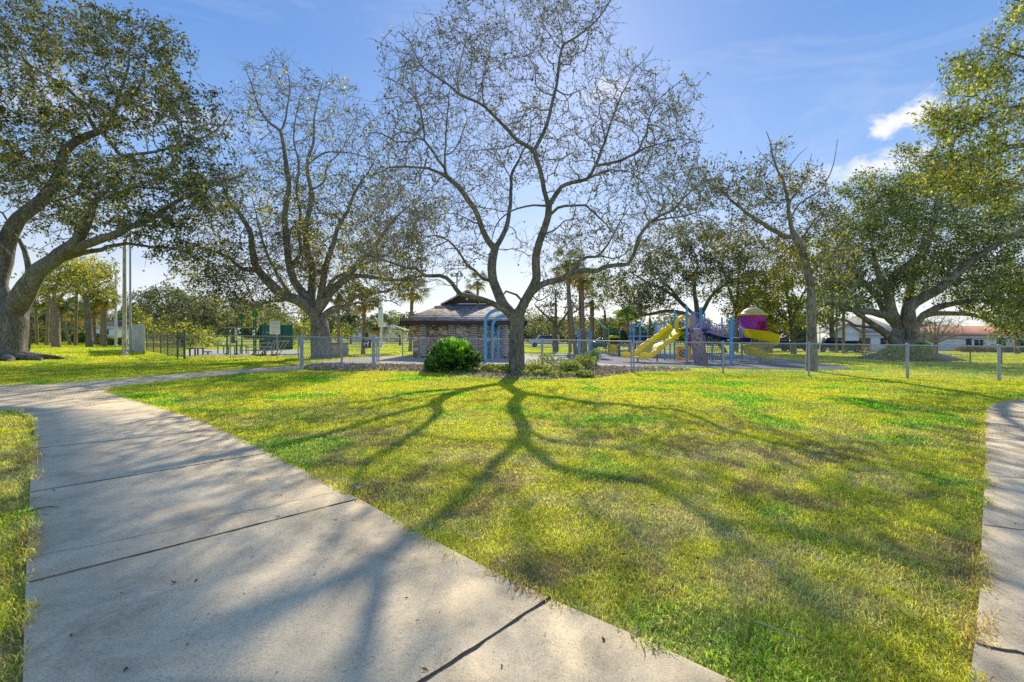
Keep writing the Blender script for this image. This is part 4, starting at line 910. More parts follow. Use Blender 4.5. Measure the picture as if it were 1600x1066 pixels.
# bare winter tree right of the ficus
def bare_tree():
    d = 55; t = Tree(d, 120)
    t.limb([(1461, 552), (1460, 545), (1462, 536)], .30, .22, (0, 0), .4, grow=False)
    r = np.random.RandomState(2)
    for i in range(9):
        a = -1.25 + i * .31 + r.randn() * .05; L_ = 42 + 14 * r.rand()
        t.limb([(1462, 537), (1462 + math.sin(a) * L_ * .4, 537 - math.cos(a) * L_ * .45), (1462 + math.sin(a) * L_, 537 - math.cos(a) * L_ * .95)], .12, .02, (0, r.randn() * 2), .5, .12)
    t.colonize(ell(d, [(1470, 515, 45, 24, 0, 4, 320)], 5), D=.5, kill=.6, infl=12, jit=.25, up=.1); t.twigs(2, .8, .3, 2); t.mesh(.05, .014)
    t.leaves(.05, .1, .2, .05, [(.2, .15, .08)])
    t.build('bare_tree', 'leafless pale winter tree right of the ficus trunk', 'tree', MAT['bark_grey'], MAT['leaf'])
bare_tree()

# ------------------------------------------------------------------ palms
def palm(px, d, crown_row, label, lean=0, tr_r=.17, cr=1.5, n=26, seed=1, cols=((.06, .09, .025), (.10, .14, .035), (.16, .18, .05)), skirt=.3, name='palm_tree', group=None, mid=0, thin=.05):
    r = np.random.RandomState(seed); b = G(px, d=d); top = P(px + lean, crown_row, d)
    e = thing(name, b, label, 'palm', group)
    m_ = (b + top) / 2 + [mid, 0, 0]; c = catmull([b - [0, 0, .1], b * .8 + m_ * .2, m_, top * .8 + m_ * .2, top], .35)
    k = len(c); rad = tr_r * (1.0 + .25 * np.exp(-np.arange(k) * .6)) * (1 + .05 * r.randn(k)); rad = rad * .85; m = MB(); m.tube(c, rad, 9); m.build('trunk', MAT['bark_palm'], e, True)
    V = []; C = []
    for i in range(n):
        az = r.rand() * 2 * PI; el = math.asin(np.clip(-.75 + 1.7 * (i + r.rand()) / n, -1, 1)); L_ = cr * (.45 + .2 * r.rand())
        o = np.array([math.cos(az) * math.cos(el), math.sin(az) * math.cos(el), math.sin(el)]); tip = top + o * L_
        side = np.cross(o, [0, 0, 1]); side /= np.linalg.norm(side) + 1e-6; up = np.cross(side, o)
        dead = el < -.45 and r.rand() < .75
        col = np.array((.30, .21, .10)) if dead else np.array(cols[r.randint(len(cols))]) * (.75 + .5 * r.rand())
        w = thin * .5; V += [top - side * w, top + side * w, tip + side * w, tip - side * w]; C += [col * .7] * 4
        nl = 13
        for j in range(nl):
            a = (j / (nl - 1) - .5) * 2.5; ll = cr * .62 * (1 - .25 * abs(a) / 1.3) * (.85 + .3 * r.rand())
            dr = o * math.cos(a) + side * math.sin(a) + up * (.15 * math.cos(3 * a)); dr /= np.linalg.norm(dr)
            e1 = tip + dr * ll * .6; e2 = tip + dr * ll + np.array([0, 0, -.28 * ll * (1 + .5 * r.rand())])
            wv = np.cross(dr, up); wv = wv / (np.linalg.norm(wv) + 1e-6) * thin
            V += [tip, e1 - wv, e2, e1 + wv]; C += [col, col, col * 1.15, col]
    raw_mesh('crown', V, quads=np.arange(len(V)).reshape(-1, 4), mats=[MAT['leaf']], parent=e, colors=np.array(C))
    if skirt:
        m = MB(); 
        m.tube([top + [0, 0, -2.2 * skirt - .1], top], tr_r * .95, 8)
        for i in range(26):
            az = r.rand() * 2 * PI; z = -r.rand() * skirt * 2.2; p = top + [0, 0, z]; q = p + [math.cos(az) * (tr_r + .16), math.sin(az) * (tr_r + .16), .22]
            m.rod(p, q, .035, 4, .012)
        m.build('frond_boots', MAT['bark_palm'], e)
    return e
palm(641, 40, 452, 'bushy headed palm standing at the left corner of the stone building', 3, cr=1.6, seed=1, n=34)
palm(748, 52, 440, 'palm crown showing above the roof of the stone building', -2, cr=1.5, seed=2)
palm(590, 58, 507, 'short wide fan palm beyond the fence left of the stone building', 2, cr=1.9, seed=3, n=36, cols=((.03, .055, .03), (.05, .08, .04)))
palm(900, 39, 412, 'tallest palm of the cluster right of the main oak, leaning left', -14, cr=1.7, seed=4, mid=-.1, n=34, tr_r=.20)
palm(913, 41, 432, 'second palm of the cluster with brown boots under its crown', -4, cr=1.5, seed=5, tr_r=.18, skirt=.7)
palm(908, 45, 440, 'thin rear palm squeezed between the two tallest palms', -2, cr=1.4, seed=6, tr_r=.15)
palm(891, 47, 425, 'reddish palm trunk rising behind the tallest palm', -4, cr=1.5, seed=7, tr_r=.19, skirt=.6)
palm(925, 50, 470, 'stout palm with shaggy brown collar right of the palm cluster', 0, cr=1.4, seed=8, tr_r=.24, skirt=1.0)
palm(984, 44, 497, 'young bright palm with short pale trunk left of the yellow slide', -4, cr=1.3, seed=9, tr_r=.11, cols=((.20, .26, .04), (.28, .32, .05), (.12, .2, .04)), skirt=0)
palm(966, 52, 500, 'young palm behind the teal climber posts', 2, cr=1.3, seed=10, tr_r=.11, cols=((.12, .2, .05), (.2, .27, .05)), skirt=0)
palm(1194, 47, 497, 'thick shaggy brown palm trunk right of the spiral slide', 0, cr=1.5, seed=11, tr_r=.30, skirt=1.3)
palm(1204, 49, 493, 'second shaggy palm close behind the spiral slide palm', -2, cr=1.5, seed=12, tr_r=.22, skirt=1.0)
palm(1240, 47, 480, 'leaning slender palm left of the slim pale oak', -5, cr=1.4, seed=13, tr_r=.14)
palm(567, 33, 468, 'bare dark trunk palm left of the fence warning sign', 3, cr=1.3, seed=14, tr_r=.15, cols=((.09, .11, .04), (.14, .15, .05)))
palm(529, 38, 462, 'slim palm trunk right behind the hollow oak', 0, cr=1.2, seed=15, tr_r=.16, cols=((.09, .11, .04), (.14, .15, .05)))
palm(69, 52, 492, 'short palm third from the left trunk in the grove', 0, cr=1.5, seed=16, tr_r=.13)
palm(58, 46, 470, 'thin leaning palm nearest the massive left oak', -3, cr=1.2, seed=17, tr_r=.15)
palm(73, 44, 445, 'slim straight palm just left of the thick leaning trunk', 3, cr=1.2, seed=18, tr_r=.14)
palm(110, 60, 485, 'far palm with ragged crown between the grove trunks', 3, cr=1.9, seed=19, tr_r=.14)
palm(118, 44, 430, 'straight pale palm at the centre of the grove', 2, cr=1.1, seed=20, tr_r=.15)
palm(110, 47, 478, 'sharply leaning palm trunk crossing the grove', -20, cr=1.2, seed=21, tr_r=.14)
palm(148, 50, 480, 'palm with drooping dead skirt in the grove', -1, cr=1.5, seed=22, tr_r=.16, skirt=1.2)
palm(158, 45, 470, 'palm left of the tall white pole', 2, cr=1.3, seed=23, tr_r=.13)
palm(164, 43, 465, 'rusty brown palm closest to the tall white pole', 0, cr=1.4, seed=24, tr_r=.18)
palm(130, 62, 492, 'small far palm low behind the grove', 4, cr=2.0, seed=25, tr_r=.12)
palm(1318, 50, 470, 'thin dark palm trunk in front of the white gabled house', 0, cr=.9, seed=26, tr_r=.17, skirt=0)
palm(1307, 52, 470, 'thinner dark palm left of its neighbour before the white gabled house', 0, cr=.9, seed=27, tr_r=.12, skirt=0)
palm(1350, 46, 480, 'dark palm trunk beside the ficus low branches', -1, cr=.9, seed=28, tr_r=.17, skirt=0)

# ------------------------------------------------------------------ shrubs
def leafball(c, rx, ry, rz, n, size, cols, r, shell=.55, tri=False, up=.0):
    q = r.randn(n, 3); q /= np.linalg.norm(q, axis=1)[:, None]; rad = shell + (1 - shell) * r.rand(n) ** .6
    lump = .78 + .44 * fbm(q[:, 0] * 2 + c[0], q[:, 1] * 2 + q[:, 2] * 2.3, 1.2, 4)
    p = q * (rad * lump)[:, None] * [rx, ry, rz]; p[:, 2] = np.where(p[:, 2] < -rz * .7, -p[:, 2] * .8, p[:, 2]); p = p + c
    nrm = q + r.randn(n, 3) * .7; nrm /= np.linalg.norm(nrm, axis=1)[:, None]; a = np.cross(nrm, r.randn(n, 3)); a[:, 2] += up; a /= np.linalg.norm(a, axis=1)[:, None]; b = np.cross(nrm, a); b /= np.linalg.norm(b, axis=1)[:, None]
    s = (size * (.6 + .8 * r.rand(n)))[:, None]
    V = np.stack([p - a * s * .5, p + b * s * .22, p + a * s * .6, p - b * s * .22], 1).reshape(-1, 3)
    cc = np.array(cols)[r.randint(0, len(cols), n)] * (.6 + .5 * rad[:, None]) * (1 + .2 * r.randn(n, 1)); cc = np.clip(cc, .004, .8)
    return V, np.repeat(cc, 4, 0)
def shrub(name, label, base, specs, n, size, cols, seed, cat='shrub', group=None, stems=6, mat='leaf', up=0):
    r = np.random.RandomState(seed); e = thing(name, base, label, cat, group); V = []; C = []
    for (dx, dy, z, rx, ry, rz, f) in specs:
        v, c = leafball(np.array(base) + [dx, dy, z], rx, ry, rz, int(n * f), size, cols, r, up=up); V.append(v); C.append(c)
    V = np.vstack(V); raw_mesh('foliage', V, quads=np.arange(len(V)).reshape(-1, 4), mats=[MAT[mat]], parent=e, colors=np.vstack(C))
    if stems:
        m = MB()
        for i in range(stems):
            s = specs[r.randint(len(specs))]; p = np.array(base) + [r.randn() * .05, r.randn() * .05, -.05]; q = np.array(base) + [s[0] + r.randn() * s[3] * .4, s[1] + r.randn() * s[4] * .4, s[2] + s[5] * .3]
            m.tube(catmull([p, (p + q) / 2 + [0, 0, .1], q], n=5), np.linspace(.02, .006, 11), 4)
        m.build('stem', MAT['bark'], e)
    return e
def frond_shrub():
    r = np.random.RandomState(77); b = G(709, 580.5); e = thing('round_shrub', b, 'dense glossy green shrub with feathery fronds in front of the stone building', 'shrub')
    V = []; C = []
    for i in range(520):
        az = r.rand() * 2 * PI; el = math.asin(.02 + .96 * r.rand() ** .9); L_ = (.93 + .16 * r.rand()) * (1.06 if el < .9 else 1.0)
        o = np.array([math.cos(az) * math.cos(el), math.sin(az) * math.cos(el), math.sin(el) * 1.22])
        st = b + np.array([r.randn() * .12, r.randn() * .12, .12 + .05 * r.rand()]) ; k = 8
        pts = [st + o * L_ * t * np.array([1.0, 1.0, 1]) + np.array([0, 0, -.34 * t * t * L_ * math.cos(el)]) for t in np.linspace(.30, 1, k)]
        gcol = np.array([(.04, .12, .018), (.07, .20, .022), (.13, .32, .03), (.24, .46, .04)][r.randint(4)]) * (.8 + .4 * r.rand())
        for j in range(k - 1):
            a, c = pts[j], pts[j + 1]; ax = c - a; ax /= np.linalg.norm(ax); sd_ = np.cross(ax, [0, 0, 1]) + r.randn(3) * .15; sd_ /= np.linalg.norm(sd_); ll = .17 * (1.1 - .6 * j / k)
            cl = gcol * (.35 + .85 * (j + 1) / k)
            for sgn in (-1, 1):
                dr = sd_ * sgn * .8 + ax * .6 + r.randn(3) * .12; w = ax * .022
                for tt in (0, .5):
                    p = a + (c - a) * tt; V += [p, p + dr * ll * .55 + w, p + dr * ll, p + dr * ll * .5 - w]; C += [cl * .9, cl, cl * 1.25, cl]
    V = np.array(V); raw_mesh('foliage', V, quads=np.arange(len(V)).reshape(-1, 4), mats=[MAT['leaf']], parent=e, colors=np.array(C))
    VV = []; CC = []
    for i in range(34):
        az = r.rand() * 2 * PI; el = math.asin(.05 + .93 * r.rand()); q = b + np.array([math.cos(az) * math.cos(el) * .84, math.sin(az) * math.cos(el) * .76, .16 + math.sin(el) * .84]) * (1 + .10 * r.randn())
        v, c = leafball(q, .27 + .08 * r.rand(), .25, .24, 210, .16, [(.06, .13, .02), (.12, .24, .03), (.24, .38, .04), (.05, .09, .02)], r, shell=.3, up=1.0); VV.append(v); CC.append(c)
    v = np.vstack(VV); c = np.vstack(CC); zz = np.clip((v[:, 2] - b[2]) / 1.35, 0, 1)[:, None]; c = np.clip(c * (.4 + 1.1 * zz ** 1.5), .004, .8); raw_mesh('outer_foliage', v, quads=np.arange(len(v)).reshape(-1, 4), mats=[MAT['leaf']], parent=e, colors=c)  # leaf colour weighted by height: lit top and shaded underside painted in
    v, c = leafball(b + [0, 0, .45], .62, .62, .55, 2500, .12, [(.008, .02, .006), (.015, .035, .01)], r, shell=.3)  # near-black leaf colours paint the shade deep inside the shrub
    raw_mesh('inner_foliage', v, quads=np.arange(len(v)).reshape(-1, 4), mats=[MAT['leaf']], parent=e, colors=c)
frond_shrub()
LIM = [(.16, .22, .05), (.24, .28, .06), (.34, .36, .09), (.12, .16, .05)]
for i, (px, row, w, h, lab) in enumerate(((793, 585, .5, .32, 'low pale green bedding plant just left of the main trunk'), (832, 583, .65, .38, 'low yellow green bedding plant right beside the main trunk'), (862, 580, .8, .62, 'tallest loose bedding plant in front of the dark oak'), (889, 583, .7, .42, 'spreading bright bedding plant at the middle of the litter bed'),
        (915, 577, .85, .62, 'bushy bedding plant under the tall palms'), (932, 573, .55, .78, 'upright dark leaved bedding plant beside the playground surface'), (775, 581, .45, .3, 'small bedding plant beside the blue arches'), (850, 588, .7, .22, 'flat ground hugging plant at the front of the bed'), (905, 588, .7, .2, 'flat pale plant at the right front of the bed'))):
    b = G(px, row); r = np.random.RandomState(200 + i)
    sp = [(r.randn() * w * .45, r.randn() * w * .3, h * (.35 + .4 * r.rand()), w * .45, w * .4, h * .42, .25) for _ in range(5)]
    shrub('bedding_plant', lab, b, sp, 900, .085, LIM if i != 5 else [(.06, .13, .03), (.10, .2, .04), (.2, .3, .06)], 300 + i, cat='plant', group='bedding plants in the litter bed', mat='leaf_bright', up=.3)
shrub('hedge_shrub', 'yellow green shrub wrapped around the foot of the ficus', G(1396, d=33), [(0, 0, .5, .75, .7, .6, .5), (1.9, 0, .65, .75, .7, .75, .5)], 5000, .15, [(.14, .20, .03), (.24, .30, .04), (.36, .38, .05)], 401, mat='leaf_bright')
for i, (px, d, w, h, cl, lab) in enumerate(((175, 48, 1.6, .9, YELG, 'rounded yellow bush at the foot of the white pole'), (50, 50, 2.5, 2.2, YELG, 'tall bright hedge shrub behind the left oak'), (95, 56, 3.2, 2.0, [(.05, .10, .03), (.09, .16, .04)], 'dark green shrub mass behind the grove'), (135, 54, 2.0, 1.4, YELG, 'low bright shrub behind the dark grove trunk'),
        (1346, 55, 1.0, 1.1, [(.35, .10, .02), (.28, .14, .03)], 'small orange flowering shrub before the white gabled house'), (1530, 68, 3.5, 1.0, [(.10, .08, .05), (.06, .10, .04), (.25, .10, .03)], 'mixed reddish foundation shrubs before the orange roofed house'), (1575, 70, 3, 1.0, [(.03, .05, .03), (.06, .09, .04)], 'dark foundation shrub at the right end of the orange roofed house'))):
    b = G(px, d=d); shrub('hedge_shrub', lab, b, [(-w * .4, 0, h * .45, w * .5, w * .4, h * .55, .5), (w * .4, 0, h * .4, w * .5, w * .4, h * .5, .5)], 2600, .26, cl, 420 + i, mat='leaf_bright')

# far woods closing the horizon
def woods():
    r = np.random.RandomState(9); V = []; C = []
    for i in range(150):
        x = -150 + 300 * (i + r.rand()) / 150; y = 108 + 22 * r.rand(); h = 3.4 + 5.0 * r.rand() * (1.2 if x < 10 else .8); w = 3 + 3 * r.rand()
        cl = [[(.09, .11, .06), (.14, .16, .09)], [(.16, .18, .08), (.24, .25, .10)], [(.06, .085, .045), (.10, .13, .06)]][r.randint(3)]
        for k in range(2):
            v, c = leafball(np.array([x + r.randn() * 1.5, y, gz(x) + h * (.35 + .35 * k)]), w * (1 - .3 * k), w * .6, h * .42, 750, .62, cl, r, shell=.3); V.append(v); C.append(c)
    V = np.vstack(V); o = raw_mesh('distant_woods', V, quads=np.arange(len(V)).reshape(-1, 4), mats=[MAT['leaf']], colors=np.vstack(C))
    tag(o, 'continuous far wood of mixed greens along the horizon', 'woods', kind='stuff')
woods()

# ------------------------------------------------------------------ litter, fallen leaves, stick
def litter_leaves():
    r = np.random.RandomState(17); n = 9000; lo = BED.min(0); hi = BED.max(0); q = lo + r.rand(n * 3, 2) * (hi - lo); q = q[inpoly(q[:, 0], q[:, 1], BED)][:n]; n = len(q)
    p = np.stack([q[:, 0], q[:, 1], gz(q[:, 0]) + .02 + .04 * r.rand(n)], 1)
    nrm = r.randn(n, 3) * .5 + [0, 0, 1]; nrm /= np.linalg.norm(nrm, axis=1)[:, None]; a = np.cross(nrm, r.randn(n, 3)); a /= np.linalg.norm(a, axis=1)[:, None]; b = np.cross(nrm, a); s = (.09 * (.5 + r.rand(n)))[:, None]
    V = np.stack([p - a * s * .6, p + b * s * .35 + nrm * s * .1, p + a * s * .6, p - b * s * .35 + nrm * s * .15], 1).reshape(-1, 3)
    c = np.array([(.56, .45, .33), (.40, .30, .20), (.26, .18, .12), (.72, .62, .48), (.38, .38, .14)])[r.randint(0, 5, n)] * (.7 + .6 * r.rand(n, 1))
    o = raw_mesh('leaf_litter', V, quads=np.arange(n * 4).reshape(-1, 4), mats=[MAT['litter_leaf']], colors=np.repeat(c, 4, 0)); tag(o, 'dry brown fallen leaves covering the planting bed', 'leaf litter', kind='stuff')
litter_leaves()
def lawn_leaves():
    r = np.random.RandomState(23); x, y = scatter(r, 1.5, 15, 4.5); k = keep_lawn(x, y) & (fbm(x, y, .5, 70) > .42); x = x[k]; y = y[k]; n = len(x)
    p = np.stack([x, y, gz(x) + .022 + .015 * r.rand(n)], 1); nrm = r.randn(n, 3) * .4 + [0, 0, 1]; nrm /= np.linalg.norm(nrm, axis=1)[:, None]; a = np.cross(nrm, r.randn(n, 3)); a /= np.linalg.norm(a, axis=1)[:, None]; b = np.cross(nrm, a); s = (.035 * (.5 + 1.0 * r.rand(n)))[:, None]
    V = np.stack([p - a * s * .6, p + b * s * .28 + nrm * s * .12, p + a * s * .7, p - b * s * .28 + nrm * s * .2], 1).reshape(-1, 3); c = np.array([(.60, .50, .38), (.38, .25, .13), (.20, .12, .07), (.70, .62, .50)])[r.randint(0, 4, n)] * (.7 + .5 * r.rand(n, 1))
    o = raw_mesh('scattered_leaf_litter', V, quads=np.arange(n * 4).reshape(-1, 4), mats=[MAT['litter_leaf']], colors=np.repeat(c, 4, 0)); tag(o, 'tiny dead oak leaves scattered all over the lawn', 'leaf litter', kind='stuff')
lawn_leaves()
def path_debris():
    r = np.random.RandomState(29); x, y = scatter(r, 1.5, 14, 9); k = inpoly(x, y, path1) | inpoly(x, y, path2); x = x[k]; y = y[k]; n = len(x)
    p = np.stack([x, y, gz(x) + .0395], 1); nrm = r.randn(n, 3) * .15 + [0, 0, 1]; nrm /= np.linalg.norm(nrm, axis=1)[:, None]; a = np.cross(nrm, r.randn(n, 3)); a /= np.linalg.norm(a, axis=1)[:, None]; b = np.cross(nrm, a); s = (.010 * (.5 + 1.6 * r.rand(n) ** 2))[:, None]
    V = np.stack([p - a * s, p + b * s * .4, p + a * s, p - b * s * .4 + nrm * s * .2], 1).reshape(-1, 3); c = np.array([(.30, .22, .13), (.12, .08, .05), (.06, .05, .04), (.70, .66, .58)])[r.randint(0, 4, n)] * (.7 + .5 * r.rand(n, 1))
    o = raw_mesh('path_debris', V, quads=np.arange(n * 4).reshape(-1, 4), mats=[MAT['litter_leaf']], colors=np.repeat(c, 4, 0)); tag(o, 'tiny bits of grit and leaf scattered over the concrete paths', 'debris', kind='stuff')
path_debris()
MAT['dryleaf'] = plain('dry_leaf', (.50, .40, .28), .8, .3, 30); MAT['darkleaf'] = plain('dark_dry_leaf', (.10, .055, .035), .8, .3, 30)
def fallen(px, row, size, lab, mat='dryleaf', seed=0, z=.045):
    r = np.random.RandomState(seed + 900); b = G(px, row) + [0, 0, z]; a = r.rand() * 6.28; u = np.array([math.cos(a), math.sin(a), .05]); v = np.array([-math.sin(a), math.cos(a), .12]); m = MB()
    prof = [(-.5, 0), (-.25, .20), (0, .26), (.25, .20), (.42, .08), (.56, 0)]; V = []
    for t, w in prof: V += [b + u * size * t + v * size * w + [0, 0, .25 * size * (w + t * t)], b + u * size * t, b + u * size * t - v * size * w * .9 + [0, 0, .25 * size * (w * .7 + t * t)]]
    Fs = []
    for i in range(5): Fs += [[i * 3, i * 3 + 1, i * 3 + 4, i * 3 + 3], [i * 3 + 1, i * 3 + 2, i * 3 + 5, i * 3 + 4]]
    m.add(V, Fs); m.rod(b + u * size * .5, b + u * size * .8 + [0, 0, .01], .0012, 4); o = m.build('fallen_leaf', MAT[mat], loc=b); tag(o, lab, 'leaf', 'dry leaves lying on the lawn and path')
FL = [(786, 889, .06, 'curled tan leaf on grass beside the near path edge'), (1278, 884, .06, 'pale leaf in the right middle of the lawn'), (1338, 766, .08, 'white edged leaf highest up on the right lawn'), (765, 745, .09, 'tan leaf lying in the trunk shadow'), (728, 720, .09, 'small tan leaf left of the trunk shadow'), (695, 712, .08, 'pale leaf nearest the left shadow streak'),
      (745, 852, .055, 'greyish leaf at the straw patch by the path'), (908, 812, .05, 'bleached leaf in the centre of the foreground lawn'), (560, 770, .08, 'pale leaf at the grass edge by the long joint'), (529, 718, .09, 'leaf on the grass above the long joint'), (992, 1003, .045, 'leaf at the lawn corner nearest the bottom path edge')]
for i, (a, b_, s_, l_) in enumerate(FL): fallen(a, b_, s_, l_, seed=i)
fallen(272, 922, .035, 'dark curled leaf alone on the near slab', 'darkleaf', 40, .040); fallen(196, 1062, .03, 'tiny dark leaf at the bottom of the near slab', 'darkleaf', 41, .040); fallen(395, 880, .02, 'dark leaf speck above the near slab centre', 'darkleaf', 42, .040)
m = MB(); c = catmull([G(1180, 985) + [0, 0, .04], G(1205, 997) + [0, 0, .05], G(1232, 1008) + [0, 0, .045], G(1256, 1016) + [0, 0, .05]], .03); m.tube(c, np.linspace(.004, .0022, len(c)), 5)
tag(m.build('fallen_twig', MAT['beige'], loc=G(1180, 985)), 'long pale bent twig lying on the foreground lawn', 'twig')
m = MB(); c = catmull([G(45, 809) + [0, 0, .045], G(62, 806) + [0, 0, .055], G(78, 801) + [0, 0, .045], G(91, 803) + [0, 0, .05]], .02); m.tube(c, np.linspace(.005, .003, len(c)), 5)
tag(m.build('fallen_twig', MAT['bark'], loc=G(45, 809)), 'short dark twig on the left edge of the path', 'twig')
# ------------------------------------------------------------------ chain link fences
def chain_mesh(m_, A, B, z0, z1, pitch=.075, rad=.0028):
    A = np.asarray(A, float); B = np.asarray(B, float); L_ = np.linalg.norm((B - A)[:2]); H = z1 - z0; u = (B - A) / L_; V = []; Fs = []; 
    nrm = np.array([-u[1], u[0], 0])
    def pt(s, z): return A + u * s + np.array([0, 0, z])
    k = int((L_ + H) / pitch) + 1; V = []
    for sg in (0, 1):
        for i in range(k):
            s0 = i * pitch - H; s1 = s0 + H; za, zb = z0, z1
            if s0 < 0: za = z0 - s0; s0 = 0
            if s1 > L_: zb = z1 - (s1 - L_); s1 = L_
            if zb - za < .02: continue
            if sg: a, b = pt(s0, z1 - (za - z0)), pt(s1, z1 - (zb - z0))
            else: a, b = pt(s0, za), pt(s1, zb)
            V.append((a, b, sg))
    for a, b, sg in V:
        off = nrm * (.004 if sg else -.004); w = np.cross(b - a, nrm); w /= np.linalg.norm(w); r1 = w * rad; r2 = nrm * rad
        q = [a + off + r1, a + off - r1 * .5 + r2 * .87, a + off - r1 * .5 - r2 * .87]; p = [b + off + r1, b + off - r1 * .5 + r2 * .87, b + off - r1 * .5 - r2 * .87]
        m_.add(q + p, [[0, 1, 4, 3], [1, 2, 5, 4], [2, 0, 3, 5]])
def fence(name, label, pts, H=1.24, mat='galv', post_r=.032, group=None, rail=True, bottom=False, thick=(), pitch=.085, wr=.0024, extra=.04, zoff=0):
    """pts = ground points of the posts, in order"""
    e = thing(name, pts[0], label, 'fence', group); M_ = MAT[mat]; mesh = MB()
    for i, p in enumerate(pts):
        r_ = post_r * (1.5 if i in thick else 1); h = H + extra; m = MB(); m.tube([p + [0, 0, -.1], p + [0, 0, h]], r_, 10); m.build('post', M_, e, True)
        c = MB(); c.lathe(p + [0, 0, h], [(r_ * 1.25, -.03), (r_ * 1.25, 0), (r_ * .8, .03), (.002, .045)], 10); c.build('post_cap', M_, e.children[-1] if False else e, True)
    for a, b in zip(pts[:-1], pts[1:]):
        chain_mesh(mesh, a, b, .04, H - .02, pitch, wr)
        m = MB(); m.rod(a + [0, 0, H], b + [0, 0, H], .021, 8); m.build('top_rail', M_, e, True)
        m = MB(); k = 12 if not bottom else 2; m.rod(a + [0, 0, .045], b + [0, 0, .045], .006 if not bottom else .02, 6); m.build('bottom_wire' if not bottom else 'bottom_rail', M_, e)
    mesh.build('chain_mesh', M_, e)
    return e
near = [G(990, 581.5), G(1130, 584.5), G(1264, 588), G(1418, 591.5), G(1561, 594.5), G(1712, 597.5), G(1870, 601)]
fence('chain_link_fence', 'long galvanised chain link fence crossing the right half before the playground', near, post_r=.034, thick=(3, 4), wr=.0032, pitch=.075)
fence('chain_link_fence', 'chain link fence behind the main trunk and bedding plants', [G(848, 568.5), G(920, 575), G(990, 581.5) + [-.09, .02, 0]])
fence('chain_link_fence', 'chain link fence running behind the round shrub', [G(592, 565.5), G(629, 564.5), G(700, 565), G(770, 566.5), G(846, 568.5)])
gp = [G(470, 576.5), G(534, 576), G(582.6, 575.5)]
fence('chain_link_fence', 'short chain link fence panel carrying the brown warning sign', gp, H=1.26, post_r=.042)
fence('chain_link_fence', 'side chain link fence around the hollow oak', [G(473, 572), G(534, 568), G(589, 565.5)])
fence('chain_link_fence', 'side return of fence beside the brown warning sign', [G(585, 574), G(592, 566.5)], pitch=.22, wr=.0015)
fence('chain_link_fence', 'distant chain link fence in front of the outdoor gym court', [G(289, 561), G(360, 560.5), G(433, 560.5), G(466, 561.5)], wr=.0022, pitch=.11)
fence('chain_link_fence', 'dark chain link fence running back from the gate posts', [G(277, 559), G(262, 555.5), G(251, 553), G(240, 551), G(229, 549)], mat='galv_dark', wr=.0032, pitch=.10, H=1.22)
fence('chain_link_fence', 'far chain link fence in the shade behind the ficus', [G(1440, 562), G(1465, 563), G(1516, 566.5), G(1565, 569), G(1640, 573)], mat='galv_dark', post_r=.035, wr=.002, pitch=.12, H=1.15)
def gate():
    a, b = G(277.5, 560), G(288, 561.5); e = thing('fence_gate', a, 'narrow dark metal gate with latch beside the gym court fence', 'gate')
    for p in (a, b): m = MB(); m.tube([p + [0, 0, -.05], p + [0, 0, 1.5]], .04, 10); m.build('gate_post', MAT['galv_dark'], e, True)
    m = MB(); u = (b - a) * .08
    for z in (.12, .65, 1.2): m.rod(a + u + [0, 0, z], b - u + [0, 0, z], .02, 8)
    m.rod(a + u + [0, 0, .12], a + u + [0, 0, 1.2], .02, 8); m.rod(b - u + [0, 0, .12], b - u + [0, 0, 1.2], .02, 8); m.build('gate_frame', MAT['galv_dark'], e, True)
    m = MB(); m.box((a + b) / 2 + [.1, -.05, .9], (.10, .05, .14), bev=.01); m.build('latch', MAT['black'], e)
    m = MB(); chain_mesh(m, a + u, b - u, .14, 1.18, .08, .004); m.build('chain_mesh', MAT['galv_dark'], e)
gate()
# warning sign on the fence
def signplate():
    c = P(573, 537.5, dep(573, 575.5) - .05); e = thing('warning_sign', c, 'square brown warning sign with white dog figure fixed to the chain link fence', 'sign')
    m = MB(); m.box(c, (.34, .012, .36), bev=.004); m.build('sign_panel', plain('sign_brown', (.07, .03, .022), .4, .1, 4), e)
    m = MB(); q = lambda x, z: c + [x, -.0075, z]
    m.poly([q(-.11, -.10), q(-.07, -.10), q(-.055, .0), q(.02, .0), q(.03, -.10), q(.07, -.10), q(.075, .02), q(.11, .07), q(.07, .12), q(.03, .06), q(-.09, .05), q(-.13, .10), q(-.12, .03)])
    m.poly([q(-.10, .13), q(.10, .13), q(.10, .145), q(-.10, .145)]); m.poly([q(-.12, -.14), q(.12, -.14), q(.12, -.125), q(-.12, -.125)])
    m.build('sign_figure', MAT['white'], e)
    m = MB(); m.poly([c + [-.13, -.0085, -.12], c + [.05, -.0085, .13], c + [.08, -.0085, .13], c + [-.10, -.0085, -.12]]); m.build('sign_stripe', MAT['red'], e)
signplate()

